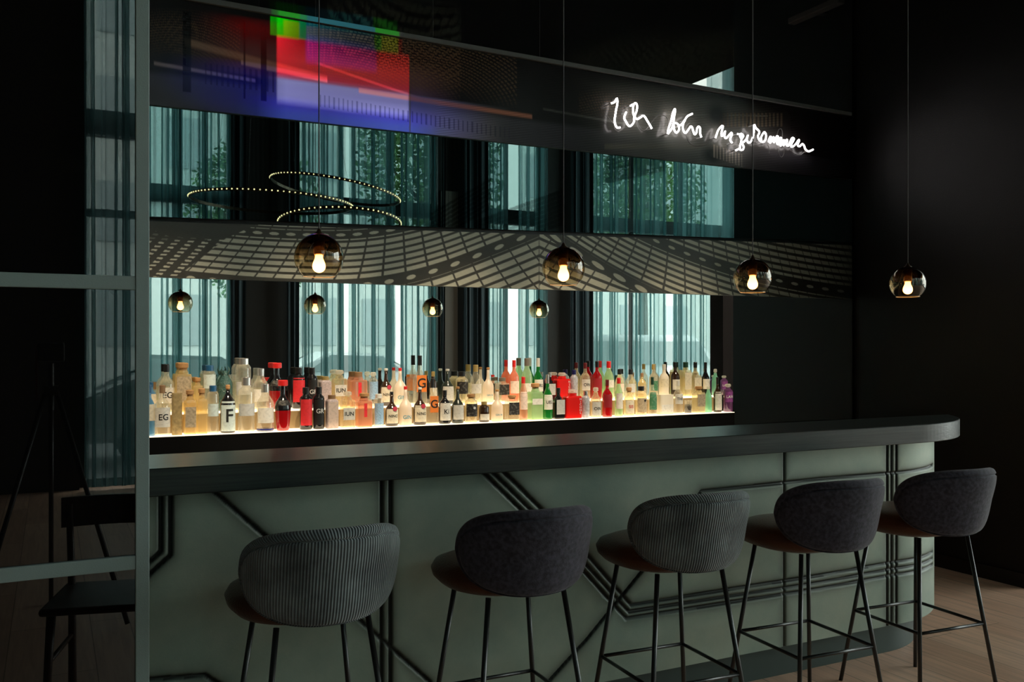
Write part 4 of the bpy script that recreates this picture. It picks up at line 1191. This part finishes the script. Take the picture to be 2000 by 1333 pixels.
def make_bottle(row, cx, wpx, top, shp, sq, gl, cap, lab, desc):
    n0, z0 = (NFB, ZF) if row == 'f' else (NBB, ZB)
    c = unproj(cx, top, n0); H = c.z-z0
    D = depth(cx, n0); d = math.hypot(c.x, n0)
    if sq:
        w2 = wpx*D*D/(F*n0)/2*0.92
        r = w2; sy = min(1.0, 0.030/w2) if shp != 'carton' else min(1, 0.026/w2)
        ee = 7
    else:
        r = wpx*D*D/(F*d)/2*0.97; sy = 1; ee = 2
    maxr = 0.050
    sy = min(sy, maxr/r)
    prof, zc, cr = SH[shp]
    bm = bmesh.new()
    if sq:
        body = [(z*H, rr*r) for z, rr in prof if rr > 0.7]
        lathe(bm, body, 32, ee, 1, sy)
        neck = [(z*H, rr*r) for z, rr in prof if rr <= 0.7]
        if neck:
            rn = min(neck[0][1], r*sy*0.9)
            lathe(bm, [(body[-1][0]-0.001, rn)]+[(z, min(q, rn)) for z, q in neck], 20)
    else:
        lathe(bm, [(z*H, rr*r) for z, rr in prof], 28, 2, 1, sy)
    nm = {'carton': 'carton', 'tumbler': 'tumbler'}.get(shp, 'bottle')
    o = obj(nm, bm, GL[gl](), smooth=True, loc=(c.x, n0, z0))
    if sq:
        for p in o.data.polygons: p.use_smooth = False
    row_s = 'front row' if row == 'f' else 'raised back row'
    tag(o, '%s, %s' % (desc, row_s), {'carton': 'box', 'tumbler': 'glass'}.get(shp, 'bottle'),
        'bottles on the lower lit step' if row == 'f' else 'bottles on the upper lit step')
    if cap and zc:
        bm = bmesh.new(); rc = cr*r*(1 if not sq else min(1, sy*1.3))
        if cap == 'c' or cap == 'w' and shp == 'bulb':
            lathe(bm, [(zc*H, rc*.85), (zc*H+0.3*(1-zc)*H, rc*.9), (zc*H+0.35*(1-zc)*H, rc*1.15), (H*.985, rc*1.15), (H, rc*.9)], 18)
        elif cap == 'gl':
            lathe(bm, [(zc*H, rc*.6), (zc*H+0.2*(1-zc)*H, rc*.6), (zc*H+0.35*(1-zc)*H, rc*1.1), (H*.97, rc*1.1), (H, rc*.7)], 18)
        elif shp == 'jug':
            lathe(bm, [(zc*H, rc*.8), (zc*H+0.1*(1-zc)*H, rc), (H*.985, rc), (H, rc*.85)], 20)
        else:
            lathe(bm, [(zc*H, rc), (H*.99, rc), (H, rc*.9)], 18)
        obj('cap', bm, CP[cap](), o, smooth=False)
    if shp == 'teapot' and gl == 'teal':
        bm = bmesh.new()
        for s in (-1, 1):
            tube(bm, [(s*r*.2, 0, H*.80), (s*r*.55, 0, H*.92), (s*r*.38, 0, H*1.0)], lambda t: 0.007*(1-t)+0.001, 8)
        tube(bm, [(-r*.9, 0, H*.45), (-r*1.25, 0, H*.62), (-r*.7, 0, H*.8)], 0.005, 8)
        obj('horn', bm, GL['teal'](), o, smooth=True)
    if gl in ('red',) and shp == 'jug':
        bm = bmesh.new()
        pr = [(z*H, rr*r*1.012) for z, rr in prof if z >= 0.44]
        pr = [(0.40*H, 0.985*r*1.012)]+pr
        lathe(bm, pr, 28, cap=False); obj('shoulder_wrap', bm, GL['black'](), o, smooth=True)
    fy = -r*sy
    # the front of a label looks a little toward the room
    if lab:
        lc, a0, a1, word, ink = lab
        if lc != 'frost' and a1 > 0:
            bm = bmesh.new()
            if sq:
                hw_ = r*(0.2 if lc == 'red' and 'seal' in desc else 0.86)
                box(bm, -hw_, hw_, fy-0.0012, fy+0.001, a0*H, a1*H)
            else:
                am = 1.15
                pr = np.array(prof)
                K = 15; J = 6; vr = []
                for j in range(J+1):
                    zf = a0+(a1-a0)*j/J
                    rr = float(np.interp(zf, pr[:, 0], pr[:, 1]))*r+0.0009
                    vr.append([bm.verts.new((math.sin(-am+2*am*k/K-0.15*c.x/n0)*rr, -math.cos(-am+2*am*k/K-0.15*c.x/n0)*rr*sy, zf*H)) for k in range(K+1)])
                for A, B_ in zip(vr, vr[1:]):
                    for k in range(K): bm.faces.new((A[k], A[k+1], B_[k+1], B_[k]))
            obj('label', bm, lab_mat(lc), o, smooth=not sq)
        if word:
            if a1 <= 0: a0, a1 = .12, .30
            sz = min((a1-a0)*H*0.75, r*2.5/len(word)) if len(word) > 2 else min((a1-a0)*H*0.8, r*2.0/len(word)*1.1)
            if word == 'F': sz = (a1-a0)*H*0.62
            sz = min(sz, r*(2.0 if sq else 2.3)/(0.62*len(word)+0.2))
            tx = text('lettering', word, sz, ink, o, (0, 0, 0), rot=(0, 0, 0), bold=True)
            zm = (a0+a1)/2*H
            pr = np.array(prof)
            if not sq:
                bt = bmesh.new(); bt.from_mesh(tx.data)
                bmesh.ops.triangulate(bt, faces=bt.faces[:])
                for _ in range(2):
                    bmesh.ops.subdivide_edges(bt, edges=[e_ for e_ in bt.edges if e_.calc_length() > r*0.12], cuts=2)
                    bmesh.ops.triangulate(bt, faces=bt.faces[:])
                bt.to_mesh(tx.data); bt.free()
            for v in tx.data.vertices:
                x, y, d = v.co
                if sq: v.co = (x, fy-0.0016-max(0, d), zm+y)
                else:
                    rr = float(np.interp((zm+y)/H, pr[:, 0], pr[:, 1]))*r+0.0014+max(0, d)*0.5
                    a_ = x/rr+0.10-0.35*c.x/n0
                    v.co = (math.sin(a_)*rr, -math.cos(a_)*rr*sy, zm+y)
    if 'pink seal' in desc:
        bm = bmesh.new(); bmesh.ops.create_cone(bm, cap_ends=True, segments=20, radius1=r*.36, radius2=r*.33, depth=0.004)
        bmesh.ops.rotate(bm, verts=bm.verts, matrix=Matrix.Rotation(PI/2, 3, 'X'))
        bmesh.ops.translate(bm, verts=bm.verts, vec=(r*.2, fy*0.98-0.002, H*.50)); obj('seal', bm, mat('pink_wax_seal', (0.55, 0.05, 0.09), 0.4), o)
    if 'emblem' in desc:
        bm = bmesh.new(); bmesh.ops.create_cone(bm, cap_ends=True, segments=20, radius1=r*.2, radius2=r*.2, depth=0.003)
        bmesh.ops.rotate(bm, verts=bm.verts, matrix=Matrix.Rotation(PI/2, 3, 'X'))
        bmesh.ops.translate(bm, verts=bm.verts, vec=(r*.15, fy-0.0022, H*.52)); obj('emblem', bm, INKW if 'white' in desc else INK, o)
    if gl == 'scarlet':
        for k, ch in enumerate('NICHOL'):
            text('lettering', ch, 0.018, INKW, o, (r*0.72, fy-0.001, H*(.66-.095*k)), bold=True)
    if 'blue foot' in desc:
        bm = bmesh.new(); lathe(bm, [(0.0005, r*.93), (H*.035, r*1.01), (H*.06, r*1.01)], 28); obj('foot', bm, mat('cobalt_foot', (0.02, 0.03, 0.20), 0.2), o)
    if shp == 'tumbler':
        bm = bmesh.new(); lathe(bm, [(H*.05, r*.80), (H*.7, r*.86)], 24); obj('liquid', bm, mat('dark_liquid', (0.02, 0.012, 0.008), 0.1), o)
    return o
for b in B: make_bottle(*b)

# ------------------------------------------------------------------ bar stools
def cloth(name, c1, c2, rib=0.0, rough=0.85):
    m = bpy.data.materials.new(name); m.use_nodes = True
    nt = m.node_tree; p = nt.nodes['Principled BSDF']; n = nt.nodes; l = nt.links
    tc = n.new('ShaderNodeTexCoord')
    nz = n.new('ShaderNodeTexNoise'); nz.inputs['Scale'].default_value = 9 if rib else 70; nz.inputs['Detail'].default_value = 8
    l.new(tc.outputs['Object'], nz.inputs['Vector'])
    cr = n.new('ShaderNodeValToRGB')
    cr.color_ramp.elements[0].position = 0.35; cr.color_ramp.elements[0].color = (*c1, 1)
    cr.color_ramp.elements[1].position = 0.68; cr.color_ramp.elements[1].color = (*c2, 1)
    l.new(nz.outputs['Fac'], cr.inputs[0])
    p.inputs['Roughness'].default_value = rough; p.inputs['Sheen Weight'].default_value = 0.5 if rib else 0.25
    p.inputs['Sheen Roughness'].default_value = 0.4
    bp = n.new('ShaderNodeBump')
    if rib:
        a = n.new('ShaderNodeAttribute'); a.attribute_name = 'rib'
        mu = n.new('ShaderNodeMath'); mu.operation = 'MULTIPLY'; mu.inputs[1].default_value = 2*PI/rib; l.new(a.outputs['Fac'], mu.inputs[0])
        sn = n.new('ShaderNodeMath'); sn.operation = 'SINE'; l.new(mu.outputs[0], sn.inputs[0])
        bp.inputs['Strength'].default_value = 0.9; bp.inputs['Distance'].default_value = 0.0016
        l.new(sn.outputs[0], bp.inputs['Height'])
        mr = n.new('ShaderNodeMapRange'); mr.inputs[1].default_value = -1; mr.inputs[2].default_value = 0.3; mr.inputs[3].default_value = 0.35; mr.inputs[4].default_value = 1
        l.new(sn.outputs[0], mr.inputs[0])
        mx = n.new('ShaderNodeMix'); mx.data_type = 'RGBA'; mx.blend_type = 'MULTIPLY'; mx.inputs[0].default_value = 1
        l.new(cr.outputs[0], mx.inputs[6]); l.new(mr.outputs[0], mx.inputs[7]); l.new(mx.outputs[2], p.inputs['Base Color'])
    else:
        l.new(cr.outputs[0], p.inputs['Base Color'])
        n2 = n.new('ShaderNodeTexNoise'); n2.inputs['Scale'].default_value = 260; l.new(tc.outputs['Object'], n2.inputs['Vector'])
        bp.inputs['Strength'].default_value = 0.35; bp.inputs['Distance'].default_value = 0.003
        l.new(n2.outputs['Fac'], bp.inputs['Height'])
    l.new(bp.outputs[0], p.inputs['Normal'])
    return m
M_cord = cloth('charcoal_corduroy', L3(92, 101, 104), L3(150, 162, 163), rib=0.0078)
M_felt = cloth('dark_plum_grey_felt', L3(42, 40, 50), L3(74, 70, 84))
M_leather = mat('dark_brown_leather', L3(84, 44, 22), 0.34, spec=0.35, bump=0.2, bscale=150)
M_leg = mat('black_powder_coated_steel', (0.012, 0.014, 0.014), 0.28, spec=0.7)

ZC, HZ, RX, RY = 0.857, 0.142, 0.236, 0.255
def back_mesh(m):
    NP, NR = 168, 40
    TH = 1.28
    V_, Fc, rib = [], [], []
    def pt(rho, psi, side):
        c, s = math.cos(psi), math.sin(psi)
        e = 2.7
        q = (abs(c)**e+abs(s)**e)**(-1/e)
        x, z = c*q*rho, s*q*rho
        if z < 0: x *= 1-0.16*(-z)
        th = TH*x
        zz_ = ZC+HZ*z
        T = 0.030*(max(0.0, 1-rho**4.5))**0.5
        if z > 0: T *= 1+0.35*z
        rs = 0.93-0.13*max(0, s)**1.5+0.03*max(0, -s)
        if side > 0: T -= 0.010*math.exp(-((rho-rs)/0.016)**2)
        lean = 0.030*z+0.012
        rad = side*T
        X_ = math.sin(th)*(RX+rad); Y_ = -math.cos(th)*(RY+rad)-lean
        if side > 0:
            r_ = th*RX if rho < rs else psi*0.28
        else: r_ = th*RX
        return (X_, Y_, zz_), r_
    for side in (1, -1):
        base = len(V_)
        for j in range(NR+1):
            rho = (j/NR)**0.8
            for k in range(NP):
                p, r = pt(max(rho, 0.001), 2*PI*k/NP, side)
                V_.append(p); rib.append(r)
        for j in range(NR):
            for k in range(NP):
                a = base+j*NP+k; b = base+j*NP+(k+1) % NP; c = a+NP; d = b+NP
                Fc.append((a, b, d, c) if side > 0 else (a, c, d, b))
    me = bpy.data.meshes.new('backrest'); me.from_pydata(V_, [], Fc)
    at = me.attributes.new('rib', 'FLOAT', 'POINT'); at.data.foreach_set('value', rib)
    me.polygons.foreach_set('use_smooth', [True]*len(Fc))
    me.materials.append(m); me.update()
    return me
def make_stool(m):
    t = empty('bar_stool')
    bm = bmesh.new()
    lathe(bm, [(0.694, .10), (0.696, .185), (0.706, .212), (0.726, .232), (0.748, .238), (0.768, .226), (0.784, .184), (0.791, .11), (0.792, .02)], 56, 2.4, 1, 0.95, cy=0.045)
    obj('seat', bm, M_leather, t, smooth=True)
    b = bpy.data.objects.new('backrest', back_mesh(m)); link(b, t)
    tops = 0.135; ft = 0.222
    for sx_ in (-1, 1):
        for sy_ in (-1, 1):
            bm = bmesh.new()
            tube(bm, [(sx_*tops, sy_*tops, 0.70), (sx_*ft, sy_*ft, 0.0)], 0.0088, 12)
            obj('leg', bm, M_leg, t, smooth=True)
    bm = bmesh.new(); k = tops+(ft-tops)*(0.69-0.32)/0.69
    c4 = [(-k, -k, .32), (k, -k, .32), (k, k, .32), (-k, k, .32)]
    for a, b_ in zip(c4, c4[1:]+c4[:1]): tube(bm, [a, b_], 0.0068, 10)
    obj('footrest', bm, M_leg, t, smooth=True)
    bm = bmesh.new(); lathe(bm, [(0.690, .15), (0.702, .178)], 40, 2.6, 1, 0.95, cy=0.03)
    obj('seat_frame', bm, M_leg, t)
    return t
stA, stB = make_stool(M_cord), make_stool(M_felt)
spots = [(0.70, 2.735, 0.02, 'c', 'corduroy bar stool nearest the glass partition, ribbed charcoal back'),
         (1.37, 2.735, -0.02, 'f', 'plum-grey felt bar stool between the two corduroy stools'),
         (2.03, 2.735, -0.06, 'c', 'corduroy bar stool in the middle of the row, ribbed grey back'),
         (2.70, 2.735, -0.06, 'f', 'dark felt bar stool just right of the middle corduroy stool'),
         (3.355, 2.735, -0.07, 'f', 'dark felt bar stool at the rounded end of the bar, last in the row')]
used = set()
for u, n, rz, k, lab in spots:
    src = stA if k == 'c' else stB
    o = src if k not in used else copy_tree(src)
    used.add(k)
    o.location = (u, n, 0); o.rotation_euler.z = rz
    tag(o, lab, 'bar stool', 'bar stools along the counter')

# ------------------------------------------------------------------ pendant lamps
def shade_mat():
    m = bpy.data.materials.new('amber_mirrored_glass'); m.use_nodes = True
    nt = m.node_tree; n = nt.nodes; l = nt.links
    n.remove(n['Principled BSDF'])
    tc = n.new('ShaderNodeTexCoord'); sp = n.new('ShaderNodeSeparateXYZ'); l.new(tc.outputs['Object'], sp.inputs[0])
    mr = n.new('ShaderNodeMapRange'); mr.inputs[1].default_value = -0.055; mr.inputs[2].default_value = 0.055; l.new(sp.outputs[2], mr.inputs[0])
    cr = n.new('ShaderNodeValToRGB')
    cr.color_ramp.elements[0].position = 0; cr.color_ramp.elements[0].color = (0.94, 0.88, 0.74, 1)
    cr.color_ramp.elements[1].position = 1; cr.color_ramp.elements[1].color = (0.15, 0.085, 0.045, 1)
    e = cr.color_ramp.elements.new(0.5); e.color = (0.70, 0.57, 0.38, 1)
    l.new(mr.outputs[0], cr.inputs[0])
    T = n.new('ShaderNodeBsdfTransparent'); l.new(cr.outputs[0], T.inputs[0])
    G_ = n.new('ShaderNodeBsdfGlossy'); G_.inputs['Roughness'].default_value = 0.0; G_.inputs[0].default_value = (0.9, 0.85, 0.78, 1)
    lw = n.new('ShaderNodeLayerWeight'); lw.inputs[0].default_value = 0.5
    pw = n.new('ShaderNodeMath'); pw.operation = 'POWER'; pw.inputs[1].default_value = 4.0; l.new(lw.outputs['Facing'], pw.inputs[0])
    fr = n.new('ShaderNodeMath'); fr.operation = 'MULTIPLY_ADD'; fr.inputs[1].default_value = 0.75; fr.inputs[2].default_value = 0.06; l.new(pw.outputs[0], fr.inputs[0])
    ad = n.new('ShaderNodeMath'); ad.operation = 'ADD'; ad.use_clamp = True; l.new(fr.outputs[0], ad.inputs[0])
    m2 = n.new('ShaderNodeMath'); m2.operation = 'MULTIPLY'; m2.inputs[1].default_value = 0.10; l.new(mr.outputs[0], m2.inputs[0]); l.new(m2.outputs[0], ad.inputs[1])
    mx = n.new('ShaderNodeMixShader'); l.new(ad.outputs[0], mx.inputs[0]); l.new(T.outputs[0], mx.inputs[1]); l.new(G_.outputs[0], mx.inputs[2])
    l.new(mx.outputs[0], n['Material Output'].inputs[0])
    return m
M_shade = shade_mat()
M_bulb = mat('warm_bulb', (1, .8, .5), 0.3, emit=(1.0, 0.43, 0.11), es=15)
M_sock = mat('brass_socket', (0.10, 0.06, 0.03), 0.35, metal=0.6)
RL = 0.083
def make_lamp():
    t = empty('pendant_lamp')
    bm = bmesh.new()
    pr = []
    for k in range(30):
        a = -0.86+k/29*(PI/2-0.08+0.86)
        pr.append((math.sin(a)*RL, math.cos(a)*RL))
    lathe(bm, pr, 48, cap=False)
    obj('glass_shade', bm, M_shade, t, smooth=True)
    bm = bmesh.new(); bm2 = math.cos(-0.86)*RL
    tube(bm, [(bm2*math.cos(2*PI*k/40), bm2*math.sin(2*PI*k/40), math.sin(-0.86)*RL) for k in range(40)], 0.0012, 6, closed=True)
    obj('rim', bm, mat('rim_glass', (0.7, 0.6, 0.45), 0.05, spec=1), t, smooth=True)
    bm = bmesh.new(); lathe(bm, [(0.012, .016), (0.014, .019), (RL*.98, .019), (RL+.004, .010), (RL+.016, .004)], 24)
    obj('socket', bm, M_sock, t, smooth=True)
    bm = bmesh.new(); lathe(bm, [(-.0505, .002), (-.050, .006), (-.048, .011), (-.044, .0165), (-.038, .0205), (-.031, .0222), (-.024, .0218), (-.016, .0195), (-.009, .0165), (-.002, .0138), (0.010, .012)], 24)
    obj('light_bulb', bm, M_bulb, t, smooth=True)
    bm = bmesh.new(); tube(bm, [(0, 0, RL+.012), (0, 0, CEIL-1.8)], 0.0022, 6)
    obj('cord', bm, mat('black_textile_cord', (0.05, 0.046, 0.042), 0.6), t)
    return t
NL = N/1.61
lamps = [(623, 504, 'smoked globe pendant lamp nearest the partition, largest in the row'),
         (1100.5, 524.5, 'smoked globe pendant lamp second from the partition, in front of the lattice print'),
         (1470, 543, 'smoked globe pendant lamp hanging below the end of the neon writing'),
         (1773, 554.5, 'smoked globe pendant lamp farthest right against the plain black wall')]
lt = None
for px, py, lab in lamps:
    o = make_lamp() if lt is None else copy_tree(lt)
    lt = lt or o
    o.location = unproj(px, py, NL)
    tag(o, lab, 'pendant lamp', 'pendant lamps over the bar')

# ------------------------------------------------------------------ added unseen spots over the aisle, brightening the bottle labels
M_added_spot = mat('added_spot_body', (0.01, 0.01, 0.01), 0.5)
for k, u in enumerate((0.5, 1.3, 2.1, 2.9, 3.7)):
    p = Vector((u, 2.2, 5.2)); tgt = Vector((u, N-0.2, 1.15)); d = (tgt-p).normalized()
    L = bpy.data.lights.new('added_spot_beam', 'SPOT'); L.energy = 640; L.color = (1.0, 0.82, 0.58)
    L.spot_size = math.radians(19); L.spot_blend = 0.8; L.shadow_soft_size = 0.03
    lo = bpy.data.objects.new('added_spot_beam', L); sc.collection.objects.link(lo)
    lo.location = p+d*0.02; lo.rotation_euler = d.to_track_quat('-Z', 'Y').to_euler()
    t = empty('added_spotlight', p)
    tag(t, 'added unseen spotlight brightening the bottle labels, %s' % ['nearest the partition', 'second from the partition', 'middle of five', 'fourth from the partition', 'nearest the right wall'][k],
        'spotlight', 'added spotlights over the bar aisle')
    bm = bmesh.new(); tube(bm, [-d*0.14, -d*0.005], 0.04, 20); obj('added_spot_can', bm, M_added_spot, t)
    bm = bmesh.new(); tube(bm, [-d*0.10, (-d.x*0.1, -d.y*0.1, CEIL-p.z)], 0.008, 8); obj('rod', bm, M_added_spot, t)

# ------------------------------------------------------------------ ring chandelier behind the camera (seen in the tinted mirror)
ch = empty('ring_chandelier', (2.06, -0.14, 3.1))
tag(ch, 'chandelier of three thin dark rings dotted with warm lights, seen reflected in the tinted mirror', 'chandelier')
M_ring = mat('bronze_ring', (0.12, 0.08, 0.05), 0.35, metal=0.7)
M_led = mat('warm_led', (1, .85, .6), 0.3, emit=(1.0, 0.66, 0.32), es=6)
def vring(px, py, nv, r, tx, ty):
    D = depth(px, nv); p = unproj(px, py, nv)
    c = Vector((p.x, 2*N-nv, p.z))-ch.location
    rot = Matrix.Rotation(ty, 3, 'Y') @ Matrix.Rotation(tx, 3, 'X')
    f = lambda a, rr, z: c+rot @ Vector((math.cos(a)*rr, math.sin(a)*rr, z))
    K = 96; bm = bmesh.new(); rings = []
    for k in range(K):
        a = 2*PI*k/K
        rings.append([bm.verts.new(f(a, r+dr_, dz)) for dr_, dz in ((0.008, -.016), (.008, .016), (-.008, .016), (-.008, -.016))])
    for k in range(K):
        A, B_ = rings[k], rings[(k+1) % K]
        for j in range(4): bm.faces.new((A[j], A[(j+1) % 4], B_[(j+1) % 4], B_[j]))
    ring = obj('ring', bm, M_ring, ch)
    bm = bmesh.new(); nled = int(2*PI*r/0.056)
    for k in range(nled):
        a = 2*PI*k/nled
        bmesh.ops.create_icosphere(bm, subdivisions=1, radius=0.0085, matrix=Matrix.Translation(f(a, r+0.010, 0)))
    obj('led_dots', bm, M_led, ring)
    bm = bmesh.new()
    for k in range(3):
        a = 2*PI*k/3+0.4; p0 = f(a, r, 0.016)
        tube(bm, [p0, (p0.x*0.3, p0.y*0.3, CEIL-ch.location.z)], 0.0015, 5)
    obj('suspension_wire', bm, M_trim, ring)
vring(531, 396, 9.98, 0.85, -0.02, 0.03)
vring(655, 372, 10.5, 0.75, -0.03, 0.15)
vring(663, 437, 9.0, 0.60, 0.12, 0.03)

# ------------------------------------------------------------------ tripod and camera, wooden chair (seen only as reflections)
tp_ = empty('camera_tripod', (0, -0.05, 0)); tag(tp_, 'photographer\'s black tripod with camera, reflected in the dark partition glass', 'tripod')
M_tri = mat('black_tripod_tube', (0.03, 0.028, 0.027), 0.35)
for k in range(3):
    a = -PI/2+2*PI*k/3
    bm = bmesh.new(); tube(bm, [(0.03*math.cos(a), 0.03*math.sin(a), 1.25), (0.42*math.cos(a), 0.42*math.sin(a), 0.01)], 0.013, 10)
    obj('leg', bm, M_tri, tp_, smooth=True)
bm = bmesh.new(); tube(bm, [(0, 0, 1.15), (0, 0, 1.40)], 0.015, 12); box(bm, -0.035, 0.035, -0.035, 0.035, 1.23, 1.28); obj('centre_column', bm, M_tri, tp_)
cb_ = boxo('camera_body', -0.065, 0.065, -0.06, -0.01, 1.41, 1.51, M_tri, tp_, bev=0.008)
boxo('camera_strap', -0.075, -0.065, -0.045, -0.02, 1.20, 1.50, mat('dark_red_strap', (0.10, 0.012, 0.010), 0.7), tp_)

wc = empty('wooden_chair', (0.22, 1.25, 0), 0.25); tag(wc, 'dark wooden chair with curved back rail, reflected in the lowest partition panes', 'chair')
M_cw = wood_mat('dark_walnut', L3(48, 32, 24), L3(76, 54, 42), 0.4, 6, 6)
boxo('seat', -0.22, 0.22, -0.22, 0.22, 0.43, 0.46, M_cw, wc, bev=0.012)
for sx_ in (-1, 1):
    bm = bmesh.new(); tube(bm, smoothpath([(sx_*.19, -.19, 0), (sx_*.19, -.18, .44), (sx_*.21, -.22, .80)]), lambda t: .017-.003*t, 10); obj('leg', bm, M_cw, wc, smooth=True)
    bm = bmesh.new(); tube(bm, [(sx_*.20, .20, 0), (sx_*.18, .18, .44)], lambda t: .013+.005*t, 10); obj('leg', bm, M_cw, wc, smooth=True)
    bm = bmesh.new(); tube(bm, [(sx_*.19, -.185, .24), (sx_*.19, .19, .24)], .010, 8); obj('stretcher', bm, M_cw, wc, smooth=True)
bm = bmesh.new(); 
vr = []
for k in range(17):
    a = -1+2*k/16; x = a*0.24; y = -.22-0.06*(1-a*a)
    vr.append([bm.verts.new((x, y-.012, .70)), bm.verts.new((x, y-.012, .83)), bm.verts.new((x, y+.012, .83)), bm.verts.new((x, y+.012, .70))])
for A, B_ in zip(vr, vr[1:]):
    for j in range(4): bm.faces.new((A[j], A[(j+1) % 4], B_[(j+1) % 4], B_[j]))
bm.faces.new(vr[0]); bm.faces.new(vr[-1][::-1])
obj('back_rail', bm, M_cw, wc)
